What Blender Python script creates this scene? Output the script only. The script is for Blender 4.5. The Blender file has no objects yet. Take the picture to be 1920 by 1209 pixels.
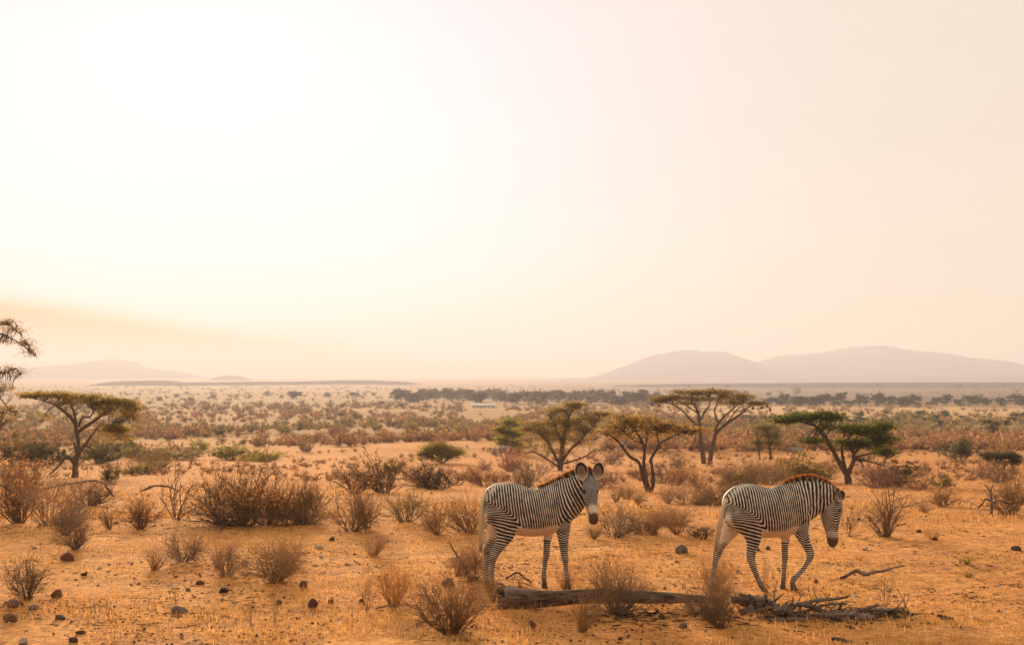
import bpy, math, random
import numpy as np
from mathutils import Vector, Matrix, Euler

SC = bpy.context.scene
COL = SC.collection
R = math.radians

# ------------------------------------------------------------------ camera, light, exposure
CAM_H = 2.88
FPX = 2780.0                       # focal length in pixels of the 1920 px wide photograph
HORIZON = 702.0                    # row of the true horizon in the photograph
PITCH = math.atan((HORIZON - 604.5) / FPX)
SUN_AZ, SUN_EL = R(-12.0), R(10.0)
SKY_GAIN, SKY_VEIL, SKY_TOP = (0.0028, 0.0028, 0.0100), (1.75, 1.22, 0.72), 4.40
SKY_BANK = (1.6, 0.62, 0.16)

cam_data = bpy.data.cameras.new('camera')
cam = bpy.data.objects.new('camera', cam_data)
COL.objects.link(cam)
cam.location = (0, 0, CAM_H)
cam.rotation_euler = (R(90) + PITCH, 0, 0)
cam_data.sensor_width = 36.0
cam_data.lens = 36.0 * FPX / 1920.0
cam_data.clip_start = 0.2
cam_data.clip_end = 30000
cam_data.dof.use_dof = True
cam_data.dof.focus_distance = 20.0
cam_data.dof.aperture_fstop = 3.6
SC.camera = cam

world = bpy.data.worlds.new('World')
SC.world = world
world.use_nodes = True
wn, wl = world.node_tree.nodes, world.node_tree.links
wn.clear()
sky = wn.new('ShaderNodeTexSky')
sky.sky_type = 'NISHITA'
sky.sun_disc = False
sky.sun_elevation = SUN_EL
sky.sun_rotation = SUN_AZ
sky.altitude = 800
sky.air_density = 1.0
sky.dust_density = 6.0
sky.ozone_density = 1.0
def _wm(op, a, b=None):
    n = wn.new('ShaderNodeMath'); n.operation = op
    for i, v in enumerate((a, b)):
        if v is None: continue
        if isinstance(v, bpy.types.NodeSocket): wl.new(v, n.inputs[i])
        else: n.inputs[i].default_value = v
    return n.outputs[0]
# dusty overcast veil over the whole sky; the film's shoulder keeps the glow round the sun from running away
_sep = wn.new('ShaderNodeSeparateColor'); wl.new(sky.outputs[0], _sep.inputs[0])
_comb = wn.new('ShaderNodeCombineColor')
# a low bank of dust cloud along the horizon, its top edge wavy
_dir = wn.new('ShaderNodeTexCoord').outputs['Generated']
_dz = wn.new('ShaderNodeSeparateXYZ'); wl.new(_dir, _dz.inputs[0])
_map = wn.new('ShaderNodeMapping'); _map.inputs['Scale'].default_value = (5.0, 5.0, 40.0); wl.new(_dir, _map.inputs['Vector'])
_nz = wn.new('ShaderNodeTexNoise'); _nz.inputs['Scale'].default_value = 1.0; _nz.inputs['Detail'].default_value = 3; wl.new(_map.outputs[0], _nz.inputs['Vector'])
# the bank stands high in the left and sinks below the horizon towards the right
_top = _wm('ADD', 0.0367, _wm('MULTIPLY', _wm('ADD', _dz.outputs['X'], 0.198), -0.144))
_top = _wm('MINIMUM', _wm('MAXIMUM', _top, -0.03), 0.075)
_edge = _wm('ADD', _wm('SUBTRACT', _dz.outputs['Z'], _top), _wm('MULTIPLY', _wm('SUBTRACT', _nz.outputs['Fac'], 0.5), 0.016))
_mr = wn.new('ShaderNodeMapRange'); _mr.interpolation_type = 'SMOOTHSTEP'
wl.new(_edge, _mr.inputs[0])
for _i, _v in ((1, -0.016), (2, 0.007), (3, 0.0), (4, 1.0)): _mr.inputs[_i].default_value = _v
# faint streaks of high dust
_map2 = wn.new('ShaderNodeMapping'); _map2.inputs['Scale'].default_value = (2.2, 2.2, 11.0); wl.new(_dir, _map2.inputs['Vector'])
_nz2 = wn.new('ShaderNodeTexNoise'); _nz2.inputs['Scale'].default_value = 1.6; _nz2.inputs['Detail'].default_value = 5; wl.new(_map2.outputs[0], _nz2.inputs['Vector'])
_streak = _wm('ADD', 1.0, _wm('MULTIPLY', _wm('SUBTRACT', _nz2.outputs['Fac'], 0.5), 0.22))
for _ch, _gain, _veil, _cap in zip(('Red', 'Green', 'Blue'), SKY_GAIN, SKY_VEIL, SKY_BANK):
    _c = _wm('MULTIPLY', _wm('ADD', _wm('MULTIPLY', _wm('POWER', _sep.outputs[_ch], 1.7), _gain), _veil), _streak)
    _k = _wm('MINIMUM', _c, _cap)
    _c = _wm('ADD', _k, _wm('MULTIPLY', _wm('SUBTRACT', _c, _k), _mr.outputs[0]))
    _c = _wm('MULTIPLY', _wm('SUBTRACT', 1.0, _wm('EXPONENT', _wm('MULTIPLY', _c, -1.0))), SKY_TOP)
    wl.new(_c, _comb.inputs[_ch])
bg = wn.new('ShaderNodeBackground')
bg.inputs['Strength'].default_value = 0.1
wo = wn.new('ShaderNodeOutputWorld')
wl.new(_comb.outputs[0], bg.inputs['Color'])
wl.new(bg.outputs[0], wo.inputs['Surface'])

sun_data = bpy.data.lights.new('sun', 'SUN')
sun_data.energy = 5.0
sun_data.angle = R(12)
sun_data.color = (1.0, 0.69, 0.39)
sun = bpy.data.objects.new('sun', sun_data)
COL.objects.link(sun)
_sd = Vector((math.sin(SUN_AZ) * math.cos(SUN_EL), math.cos(SUN_AZ) * math.cos(SUN_EL), math.sin(SUN_EL)))
sun.rotation_euler = (-_sd).to_track_quat('-Z', 'Y').to_euler()

SC.view_settings.view_transform = 'Standard'
SC.view_settings.look = 'None'
SC.view_settings.exposure = 1.27
SC.view_settings.gamma = 1.0
SC.view_settings.use_curve_mapping = False
SC.cycles.max_bounces = 5
SC.cycles.diffuse_bounces = 3
SC.cycles.glossy_bounces = 1
SC.cycles.transmission_bounces = 2
SC.cycles.volume_bounces = 1
SC.cycles.transparent_max_bounces = 8
SC.cycles.use_denoising = True
SC.cycles.sample_clamp_indirect = 6.0
SC.render.film_transparent = False

# ------------------------------------------------------------------ noise, terrain profile
def _hash(ix, iy, seed):
    n = (ix.astype(np.int64) * 374761393 + iy.astype(np.int64) * 668265263 + seed * 69069) & 0x7fffffff
    n = ((n ^ (n >> 13)) * 1274126177) & 0x7fffffff
    n = (n ^ (n >> 16)) & 0xffff
    return n / 65535.0

def vnoise(x, y, seed=0):
    x = np.asarray(x, float); y = np.asarray(y, float)
    ix, iy = np.floor(x), np.floor(y)
    fx, fy = x - ix, y - iy
    fx = fx * fx * fx * (fx * (fx * 6 - 15) + 10)
    fy = fy * fy * fy * (fy * (fy * 6 - 15) + 10)
    a = _hash(ix, iy, seed); b = _hash(ix + 1, iy, seed)
    c = _hash(ix, iy + 1, seed); d = _hash(ix + 1, iy + 1, seed)
    return (a + (b - a) * fx) * (1 - fy) + (c + (d - c) * fx) * fy

def fbm(x, y, seed=0, octaves=4):
    s, amp, tot = 0, 1.0, 0
    for k in range(octaves):
        s = s + amp * (vnoise(x, y, seed + k * 17) - 0.5)
        tot += amp
        x = np.asarray(x) * 2.03; y = np.asarray(y) * 2.03; amp *= 0.5
    return s / tot

_TD = np.log([0.1, 16, 20, 27, 33, 45, 60, 90, 150, 250, 400, 700, 1200, 2500, 6000, 14000])
_TZ = 2.88 - np.array([2.88, 2.88, 2.88, 2.9, 3.05, 3.7, 4.6, 6.15, 8.5, 11.2, 13.6, 16.6, 19.6, 23, 24, 24])
_LG = np.linspace(_TD[0], _TD[-1], 1200)
_LZ = np.interp(_LG, _TD, _TZ)
_k = np.exp(-0.5 * (np.arange(-30, 31) / 12.0) ** 2); _k /= _k.sum()
_LZ = np.convolve(np.pad(_LZ, 30, mode='edge'), _k, mode='valid')

def ground_z(x, y):
    x = np.asarray(x, float); y = np.asarray(y, float)
    r = np.sqrt(x * x + y * y) + 1e-6
    z = np.interp(np.log(r), _LG, _LZ)
    near = np.clip(r / 25.0, 0, 1)
    z = z + 0.10 * fbm(x / 2.6, y / 2.6, 3, 3) * near
    z = z + 0.035 * fbm(x / 0.55, y / 0.55, 9, 3) * np.clip((60 - r) / 30, 0, 1)
    far = np.clip((r - 40) / 120.0, 0, 1)
    z = z + far * 1.6 * fbm(x / 55.0, y / 40.0, 21, 3)
    z = z + np.clip((r - 300) / 800, 0, 1) * 5.0 * fbm(x / 420.0, y / 420.0, 33, 3)
    return z

def ray(px, py):
    u, v = (px - 960.0) / FPX, (604.5 - py) / FPX
    c, s = math.cos(PITCH), math.sin(PITCH)
    return Vector((u, c - v * s, s + v * c))

_TT = np.exp(np.linspace(math.log(9.0), math.log(9000.0), 1400))
def at(px, py):
    """The ground point seen at pixel (px, py) of the photograph."""
    d = ray(px, py)
    t = _TT / d.y
    h = CAM_H + t * d.z - ground_z(t * d.x, t * d.y)
    i = int(np.argmax(h < 0))
    if i == 0: i = len(t) - 1
    a = h[i - 1] / (h[i - 1] - h[i] + 1e-9)
    tt = t[i - 1] + (t[i] - t[i - 1]) * a
    return Vector((tt * d.x, tt * d.y, CAM_H + tt * d.z))

def atd(px, py, dist):
    """The point at depth dist along the ray of pixel (px, py)."""
    d = ray(px, py)
    return Vector((0, 0, CAM_H)) + d * (dist / d.y)

def gz(x, y):
    return float(ground_z(x, y))

# ------------------------------------------------------------------ mesh builder, object helpers
class MB:
    """Collects numpy blocks of vertices and faces and links them as one mesh object."""
    def __init__(self):
        self.v, self.f, self.n, self.att = [], [], 0, {}
    def add(self, verts, faces, **att):
        verts = np.asarray(verts, float).reshape(-1, 3)
        faces = np.asarray(faces, int)
        self.v.append(verts); self.f.append(faces + self.n); self.n += len(verts)
        for k, val in att.items():
            val = np.asarray(val, float)
            self.att.setdefault(k, []).append(np.broadcast_to(val, (len(verts),)) if val.ndim < 1 else val)
    def mesh(self, name, smooth=True):
        me = bpy.data.meshes.new(name)
        v = np.concatenate(self.v)
        tot = np.concatenate([np.full(len(f), f.shape[1]) for f in self.f])
        idx = np.concatenate([f.ravel() for f in self.f])
        me.vertices.add(len(v)); me.vertices.foreach_set('co', v.ravel())
        me.loops.add(len(idx)); me.loops.foreach_set('vertex_index', idx)
        me.polygons.add(len(tot))
        me.polygons.foreach_set('loop_start', np.concatenate([[0], np.cumsum(tot)[:-1]]))
        me.polygons.foreach_set('loop_total', tot)
        me.polygons.foreach_set('use_smooth', np.full(len(tot), smooth))
        me.update(calc_edges=True)
        for k, parts in self.att.items():
            a = me.attributes.new(k, 'FLOAT', 'POINT')
            a.data.foreach_set('value', np.concatenate(parts).astype(np.float32))
        me.validate()
        return me
    def build(self, name, mat, parent=None, smooth=True):
        me = self.mesh(name, smooth)
        me.materials.append(mat)
        return link(name, me, parent)

def link(name, me, parent=None):
    o = bpy.data.objects.new(name, me)
    COL.objects.link(o)
    if parent is not None: o.parent = parent
    return o

def tag(o, label, cat, group=None, kind=None):
    if label: o['label'] = label
    if cat: o['category'] = cat
    if group: o['group'] = group
    if kind: o['kind'] = kind
    return o

def thing(name, label, cat, loc=(0, 0, 0), rz=0.0, group=None):
    o = bpy.data.objects.new(name, None)
    COL.objects.link(o)
    o.empty_display_size = 0.2
    o.location = loc; o.rotation_euler = (0, 0, rz)
    return tag(o, label, cat, group)

def dup(root, loc, rz=0.0, scale=1.0, label=None, group=None, cat=None):
    def cp(o, parent):
        c = o.copy(); COL.objects.link(c)
        if parent is not None: c.parent = parent
        for ch in KIDS.get(o.name, ()): cp(ch, c)
        return c
    KIDS = {}
    for ch in root.children_recursive: KIDS.setdefault(ch.parent.name, []).append(ch)
    r = cp(root, None)
    r.location = loc; r.rotation_euler = (0, 0, rz)
    r.scale = (scale, scale, scale) if np.isscalar(scale) else scale
    if label: r['label'] = label
    if group: r['group'] = group
    elif 'group' in r: del r['group']
    if cat: r['category'] = cat
    return r

def frames(P):
    """Tangent, normal and binormal along a polyline (n,3)."""
    T = np.gradient(P, axis=0)
    T /= np.linalg.norm(T, axis=1, keepdims=True) + 1e-9
    ref = np.array([0.0, 0.0, 1.0]) if abs(T[0, 2]) < 0.9 else np.array([1.0, 0.0, 0.0])
    N = np.zeros_like(P); B = np.zeros_like(P)
    n = ref - T[0] * ref.dot(T[0]); n /= np.linalg.norm(n)
    for i in range(len(P)):
        n = n - T[i] * n.dot(T[i]); n /= np.linalg.norm(n) + 1e-9
        N[i] = n; B[i] = np.cross(T[i], n)
    return T, N, B

def spline(pts, n):
    """Catmull-Rom resample of a control polyline (any columns) to n rows."""
    P = np.asarray(pts, float)
    if len(P) == 2:
        t = np.linspace(0, 1, n)[:, None]
        return P[0] * (1 - t) + P[1] * t
    Q = np.vstack([2 * P[0] - P[1], P, 2 * P[-1] - P[-2]])
    seg = np.linspace(0, len(P) - 1 - 1e-6, n)
    i = seg.astype(int); t = (seg - i)[:, None]
    a, b, c, d = Q[i], Q[i + 1], Q[i + 2], Q[i + 3]
    return 0.5 * (2 * b + (c - a) * t + (2 * a - 5 * b + 4 * c - d) * t ** 2 + (3 * b - a - 3 * c + d) * t ** 3)

def tube(mb, P, rad, sides=6, cap=True, rough=0.0, rng=None, **att):
    P = np.asarray(P, float); n = len(P)
    rad = np.broadcast_to(np.asarray(rad, float), (n,))
    T, N, B = frames(P)
    a = np.linspace(0, 2 * math.pi, sides, endpoint=False)
    rr = rad[:, None] * np.ones((1, sides))
    if rough and rng is not None: rr = rr * (1 + rough * (rng.random((n, sides)) - 0.5))
    V = P[:, None, :] + rr[..., None] * (np.cos(a)[None, :, None] * N[:, None, :] + np.sin(a)[None, :, None] * B[:, None, :])
    i = np.arange(n - 1)[:, None] * sides; j = np.arange(sides)[None, :]; k = (j + 1) % sides
    F = np.stack([i + j, i + k, i + sides + k, i + sides + j], -1).reshape(-1, 4)
    V = V.reshape(-1, 3)
    mb.add(V, F, **att)
    if cap and sides > 2:
        base = mb.n - len(V)
        for s in (0, (n - 1) * sides):
            ring = np.arange(sides) + s
            mb.f.append((np.stack([np.full(sides - 2, ring[0]), ring[1:-1], ring[2:]], -1)[:, ::(-1 if s == 0 else 1)]) + base)

# ------------------------------------------------------------------ materials
def new_mat(name):
    m = bpy.data.materials.new(name); m.use_nodes = True
    nt = m.node_tree; nt.nodes.clear()
    out = nt.nodes.new('ShaderNodeOutputMaterial')
    p = nt.nodes.new('ShaderNodeBsdfPrincipled')
    nt.links.new(p.outputs[0], out.inputs['Surface'])
    p.inputs['Roughness'].default_value = 0.9
    p.inputs['Specular IOR Level'].default_value = 0.15
    return m, nt, p

def N(nt, typ, **kw):
    n = nt.nodes.new(typ)
    for k, v in kw.items():
        if k.startswith('in_'):
            key = k[3:]
            key = int(key) if key.isdigit() else key
            n.inputs[key].default_value = v
        else: setattr(n, k, v)
    return n

def noise(nt, vec, scale, detail=4, rough=0.6):
    n = N(nt, 'ShaderNodeTexNoise', in_Scale=scale, in_Detail=detail, in_Roughness=rough)
    if vec is not None: nt.links.new(vec, n.inputs['Vector'])
    return n.outputs['Fac']

def ramp(nt, fac, stops, interp='LINEAR'):
    n = nt.nodes.new('ShaderNodeValToRGB')
    e = n.color_ramp.elements
    n.color_ramp.interpolation = interp
    while len(e) < len(stops): e.new(0.5)
    for el, (p, c) in zip(e, stops):
        el.position = p
        el.color = (c, c, c, 1) if np.isscalar(c) else (*c, 1)
    nt.links.new(fac, n.inputs['Fac'])
    return n.outputs['Color']

def mix(nt, fac, a, b, mode='MIX'):
    n = nt.nodes.new('ShaderNodeMix'); n.data_type = 'RGBA'; n.blend_type = mode
    for sock, val in ((n.inputs['Factor'], fac), (n.inputs['A'], a), (n.inputs['B'], b)):
        if isinstance(val, bpy.types.NodeSocket): nt.links.new(val, sock)
        elif np.isscalar(val): sock.default_value = val if sock.name == 'Factor' else (val, val, val, 1)
        else: sock.default_value = (*val, 1)
    return n.outputs['Result']

def math_n(nt, op, a, b=None, c=None, clamp=False):
    n = nt.nodes.new('ShaderNodeMath'); n.operation = op; n.use_clamp = clamp
    for i, val in enumerate((a, b, c)):
        if val is None: continue
        if isinstance(val, bpy.types.NodeSocket): nt.links.new(val, n.inputs[i])
        else: n.inputs[i].default_value = val
    return n.outputs[0]

def bump(nt, p, h, strength, dist):
    b = N(nt, 'ShaderNodeBump', in_Strength=strength, in_Distance=dist)
    nt.links.new(h, b.inputs['Height']); nt.links.new(b.outputs[0], p.inputs['Normal'])

def coords(nt): return nt.nodes.new('ShaderNodeTexCoord').outputs['Object']
def geom_pos(nt): return nt.nodes.new('ShaderNodeNewGeometry').outputs['Position']
def attr(nt, name): return N(nt, 'ShaderNodeAttribute', attribute_name=name).outputs['Fac']
def obj_random(nt): return nt.nodes.new('ShaderNodeObjectInfo').outputs['Random']
def smooth(nt, x, a, b):
    n = nt.nodes.new('ShaderNodeMapRange'); n.interpolation_type = 'SMOOTHSTEP'
    nt.links.new(x, n.inputs[0]); n.inputs[1].default_value = a; n.inputs[2].default_value = b
    return n.outputs[0]

# ------------------------------------------------------------------ the ground
def ground_material():
    m, nt, p = new_mat('savanna_soil')
    pos = geom_pos(nt)
    L = nt.links
    sep = nt.nodes.new('ShaderNodeSeparateXYZ'); L.new(pos, sep.inputs[0])
    y, x = sep.outputs['Y'], sep.outputs['X']
    vl = N(nt, 'ShaderNodeVectorMath', operation='LENGTH'); L.new(pos, vl.inputs[0])
    r = vl.outputs['Value']
    # stretched noise wobbles the boundaries between the belts of soil
    big = noise(nt, pos, 0.35, 5, 0.6)
    rw = math_n(nt, 'MULTIPLY', r, math_n(nt, 'ADD', 0.72, math_n(nt, 'MULTIPLY', noise(nt, pos, 0.05, 4, 0.6), 0.56)))
    patch = ramp(nt, big, [(0.36, 0.0), (0.62, 1.0)])
    straw = mix(nt, patch, (0.670, 0.322, 0.104), (0.570, 0.244, 0.077))
    clay = mix(nt, ramp(nt, noise(nt, pos, 0.16, 5, 0.65), [(0.35, 0.0), (0.65, 1.0)]), (0.550, 0.252, 0.084), (0.450, 0.192, 0.066))
    plain = mix(nt, ramp(nt, noise(nt, pos, 0.012, 5, 0.6), [(0.4, 0.0), (0.62, 1.0)]), (0.290, 0.148, 0.050), (0.200, 0.104, 0.040))
    col = mix(nt, smooth(nt, rw, 24, 42), straw, clay)
    col = mix(nt, smooth(nt, rw, 150, 330), col, plain)
    # green flood meadow, pale sand flat, dark thorn scrub far out on the right hand side
    side = smooth(nt, math_n(nt, 'DIVIDE', x, math_n(nt, 'ADD', r, 1.0)), -0.03, 0.12)
    meadow = math_n(nt, 'MULTIPLY', smooth(nt, rw, 330, 390), math_n(nt, 'SUBTRACT', 1.0, smooth(nt, rw, 440, 520)))
    col = mix(nt, math_n(nt, 'MULTIPLY', meadow, math_n(nt, 'MULTIPLY', side, 0.65)), col, (0.150, 0.150, 0.055))
    sand = math_n(nt, 'MULTIPLY', smooth(nt, rw, 470, 520), math_n(nt, 'SUBTRACT', 1.0, smooth(nt, rw, 760, 840)))
    col = mix(nt, math_n(nt, 'MULTIPLY', sand, side), col, (0.460, 0.285, 0.140))
    scrub = math_n(nt, 'MULTIPLY', smooth(nt, rw, 820, 950), math_n(nt, 'ADD', 0.35, math_n(nt, 'MULTIPLY', side, 0.6)))
    col = mix(nt, scrub, col, (0.100, 0.056, 0.050))
    bare = math_n(nt, 'MULTIPLY', ramp(nt, noise(nt, pos, 0.55, 4, 0.7), [(0.54, 0.0), (0.66, 1.0)]), math_n(nt, 'SUBTRACT', 1.0, smooth(nt, r, 50, 120)))
    col = mix(nt, math_n(nt, 'MULTIPLY', bare, 0.6), col, (0.400, 0.205, 0.110))
    # litter: dark crumbs of dung and bark, pale chips of straw
    fine = noise(nt, pos, 9.0, 6, 0.7)
    spk = noise(nt, pos, 26.0, 3, 0.75)
    near = math_n(nt, 'SUBTRACT', 1.0, smooth(nt, r, 60, 160))
    dark = math_n(nt, 'MULTIPLY', ramp(nt, spk, [(0.55, 0.0), (0.64, 1.0)]), math_n(nt, 'MULTIPLY', ramp(nt, noise(nt, pos, 1.3, 4, 0.6), [(0.40, 0.15), (0.62, 1.0)]), near))
    col = mix(nt, math_n(nt, 'MULTIPLY', dark, 0.8), col, (0.110, 0.050, 0.026))
    pale = math_n(nt, 'MULTIPLY', ramp(nt, noise(nt, pos, 34.0, 3, 0.7), [(0.56, 0.0), (0.66, 1.0)]), near)
    col = mix(nt, math_n(nt, 'MULTIPLY', pale, 0.55), col, (0.740, 0.450, 0.190))
    col = mix(nt, 1.0, col, ramp(nt, fine, [(0.3, 0.50), (0.7, 1.38)]), 'MULTIPLY')
    mott = math_n(nt, 'ADD', math_n(nt, 'MULTIPLY', noise(nt, pos, 3.4, 5, 0.72), 0.6), math_n(nt, 'MULTIPLY', noise(nt, pos, 14.0, 4, 0.7), 0.4))
    col = mix(nt, 1.0, col, mix(nt, near, 1.0, ramp(nt, mott, [(0.38, (0.62, 0.56, 0.52)), (0.50, (1.0, 1.0, 1.0)), (0.62, (1.28, 1.30, 1.36))])), 'MULTIPLY')
    L.new(col, p.inputs['Base Color'])
    p.inputs['Roughness'].default_value = 1.0
    p.inputs['Specular IOR Level'].default_value = 0.05
    h = math_n(nt, 'ADD', fine, math_n(nt, 'MULTIPLY', spk, 0.6))
    bump(nt, p, h, 1.0, 0.06)
    return m

def build_ground():
    rr = np.concatenate([[0.4, 2, 4, 6, 8, 10, 12], np.geomspace(13, 45, 210), np.geomspace(45, 400, 130)[1:], np.geomspace(400, 11500, 70)[1:]])
    th = np.concatenate([np.arange(-30, 30, 0.2), np.arange(30, 330, 4.0)]) * math.pi / 180
    X = rr[:, None] * np.sin(th)[None]; Y = rr[:, None] * np.cos(th)[None]
    V = np.stack([X, Y, ground_z(X, Y)], -1).reshape(-1, 3)
    n, m = len(rr), len(th)
    i = np.arange(n - 1)[:, None] * m; j = np.arange(m)[None]; k = (j + 1) % m
    F = np.stack([i + j, i + k, i + m + k, i + m + j], -1).reshape(-1, 4)[:, ::-1]
    mb = MB(); mb.add(V, F)
    c = len(V); mb.add([[0, 0, gz(0, 0)]], np.zeros((0, 3), int))
    jj = np.arange(m)
    mb.f.append(np.stack([np.full(m, c), (jj + 1) % m, jj], -1))
    o = mb.build('ground', ground_material())
    o['kind'] = 'structure'
build_ground()

# ------------------------------------------------------------------ hills on the horizon
def hill_material(name, ca, cb, s):
    m, nt, p = new_mat(name)
    pos = geom_pos(nt)
    nt.links.new(mix(nt, ramp(nt, noise(nt, pos, s, 6, 0.65), [(0.35, 0.0), (0.65, 1.0)]), ca, cb), p.inputs['Base Color'])
    p.inputs['Roughness'].default_value = 1.0
    p.inputs['Specular IOR Level'].default_value = 0.0
    return m
HILL = hill_material('wooded_hillside', (0.048, 0.046, 0.064), (0.088, 0.072, 0.080), 0.006)  # slight lilac of the distant haze put into the hillside colour

def ridge(name, dist, outline, depth, seed, rough):
    """A hill whose skyline passes through the photograph's outline, standing dist metres away, as a height field with its own depth."""
    pts = [atd(px, py, dist) for px, py in outline]
    xs = np.array([q.x for q in pts]); zs = np.array([q.z for q in pts])
    nx, ny = 220, 36
    X = np.linspace(xs[0], xs[-1], nx)
    top = np.interp(X, xs, zs)
    kk = np.exp(-0.5 * (np.arange(-5, 6) / 0.9) ** 2); kk /= kk.sum()
    top = np.convolve(np.pad(top, 5, mode='edge'), kk, mode='valid')
    base = -26.0
    top = top + (top - base) * 0.10 * fbm(np.linspace(0, 22, nx), np.zeros(nx), seed + 3, 5) * np.clip((top - base) / 30, 0, 1)
    V = []
    for j in range(ny):
        t = j / (ny - 1) * 2 - 1
        wv = 0.35 * fbm(X / (depth * 0.35), np.full(nx, j * 0.21), seed, 3)
        prof = np.clip(1 - np.abs(t + wv * (1 - abs(t))) ** 1.7, 0, 1)
        yy = dist + t * depth + 0.10 * depth * fbm(X / (depth * 0.5), np.full(nx, 3.3), seed + 5, 2)
        hgt = (top - base) * prof
        hgt = hgt * (1 + rough * fbm(X / (depth * 0.12), np.full(nx, j * 0.55), seed + 9, 4) * (1 - prof) * 2)
        V.append(np.stack([X, np.broadcast_to(yy, (nx,)), base + hgt], -1))
    V = np.concatenate(V)
    i = np.arange(ny - 1)[:, None] * nx; j = np.arange(nx - 1)[None]
    F = np.stack([i + j, i + j + 1, i + nx + j + 1, i + nx + j], -1).reshape(-1, 4)
    mb = MB(); mb.add(V, F)
    o = mb.build(name, HILL)
    o['kind'] = 'structure'
    return o

ridge('dome_hill', 8000, [(1040, 718), (1085, 713), (1115, 706), (1150, 694), (1190, 679), (1225, 666), (1262, 658), (1310, 657), (1350, 659), (1385, 671), (1415, 684), (1450, 700), (1480, 716)], 1100, 5, 0.3)
ridge('long_mountain', 8700, [(1350, 716), (1385, 700), (1415, 683), (1440, 673), (1475, 665), (1510, 664), (1540, 661), (1575, 654), (1605, 648), (1640, 647), (1680, 654), (1730, 660), (1790, 669), (1835, 671), (1860, 681), (1880, 686), (1960, 688), (2060, 684), (2160, 694), (2300, 712)], 1400, 15, 0.3)
ridge('pale_mountain', 9000, [(-260, 712), (-160, 690), (-60, 694), (40, 690), (110, 685), (150, 683), (180, 675), (205, 673), (238, 677), (250, 687), (285, 692), (335, 698), (370, 710), (395, 716)], 900, 25, 0.3)
ridge('small_knoll', 6400, [(375, 722), (398, 713), (410, 706), (430, 703), (450, 705), (465, 712), (490, 722)], 260, 35, 0.2)
ridge('flat_mesa', 3500, [(120, 742), (170, 733), (205, 724), (235, 714), (300, 713), (318, 717), (420, 716), (560, 715), (640, 713), (690, 713), (760, 716), (812, 724), (850, 735)], 420, 45, 0.25)
ridge('far_plateau', 7000, [(560, 719), (760, 717), (900, 714), (1050, 711), (1250, 709), (1450, 707), (1700, 705), (1950, 703), (2250, 703), (2500, 712)], 600, 55, 0.1)
ridge('dark_scrub_ridge', 2900, [(840, 742), (960, 733), (1100, 725), (1280, 720), (1500, 718), (1750, 717), (2000, 717), (2250, 722), (2400, 742)], 700, 65, 0.12)

# ------------------------------------------------------------------ zebras
PXM = 139.0                        # photograph pixels per metre at the zebras' distance (20 m)

def coat_material():
    m, nt, p = new_mat('zebra_coat')
    ph, p2, w2, st, dk, wm = (attr(nt, k) for k in ('phase', 'phase_limb', 'limb', 'stripe', 'dark', 'warm'))
    pos = coords(nt)
    wob = math_n(nt, 'MULTIPLY', math_n(nt, 'SUBTRACT', noise(nt, pos, 7.0, 3, 0.6), 0.5), 4.2)
    w_a = math_n(nt, 'SINE', math_n(nt, 'ADD', ph, wob))
    w_b = math_n(nt, 'SINE', math_n(nt, 'ADD', p2, wob))
    wave = math_n(nt, 'ADD', math_n(nt, 'MULTIPLY', w_a, math_n(nt, 'SUBTRACT', 1.0, w2)), math_n(nt, 'MULTIPLY', w_b, w2))
    th = math_n(nt, 'MULTIPLY', math_n(nt, 'SUBTRACT', noise(nt, pos, 11.0, 3, 0.6), 0.5), 2.2)
    gap = math_n(nt, 'MULTIPLY', math_n(nt, 'SUBTRACT', 1.0, st), -2.3)
    black = smooth(nt, math_n(nt, 'ADD', math_n(nt, 'ADD', wave, th), gap), -0.75, -0.15)
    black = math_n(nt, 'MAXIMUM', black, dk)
    hair = noise(nt, pos, 120.0, 3, 0.7)
    white = mix(nt, noise(nt, pos, 3.0, 3, 0.6), (0.66, 0.58, 0.52), (0.54, 0.46, 0.40))
    white = mix(nt, wm, white, (0.58, 0.42, 0.32))
    dark = mix(nt, hair, (0.010, 0.008, 0.008), (0.030, 0.021, 0.018))
    col = mix(nt, black, white, dark)
    gm = math_n(nt, 'MULTIPLY', attr(nt, 'grey'), 0.72)
    col = mix(nt, gm, col, mix(nt, ramp(nt, noise(nt, pos, 60.0, 3, 0.6), [(0.40, 0.0), (0.60, 1.0)]), (0.10, 0.092, 0.098), (0.23, 0.21, 0.215)))
    mz = attr(nt, 'muzzle')
    col = mix(nt, mz, col, (0.095, 0.050, 0.028))
    nt.links.new(col, p.inputs['Base Color'])
    p.inputs['Roughness'].default_value = 0.65
    p.inputs['Specular IOR Level'].default_value = 0.22
    p.inputs['Sheen Weight'].default_value = 0.25
    p.inputs['Sheen Roughness'].default_value = 0.4
    bump(nt, p, hair, 0.25, 0.006)
    return m

def hair_material(name, root, tip):
    m, nt, p = new_mat(name)
    col = mix(nt, attr(nt, 'tip'), mix(nt, attr(nt, 'band'), root, (0.46, 0.40, 0.35)), tip)
    nt.links.new(col, p.inputs['Base Color'])
    tr = nt.nodes.new('ShaderNodeBsdfTranslucent'); nt.links.new(col, tr.inputs['Color'])
    mx = nt.nodes.new('ShaderNodeMixShader')
    nt.links.new(math_n(nt, 'MULTIPLY', attr(nt, 'tip'), 0.6), mx.inputs[0])
    nt.links.new(p.outputs[0], mx.inputs[1]); nt.links.new(tr.outputs[0], mx.inputs[2])
    out = [n for n in nt.nodes if n.type == 'OUTPUT_MATERIAL'][0]
    nt.links.new(mx.outputs[0], out.inputs['Surface'])
    return m

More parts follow.
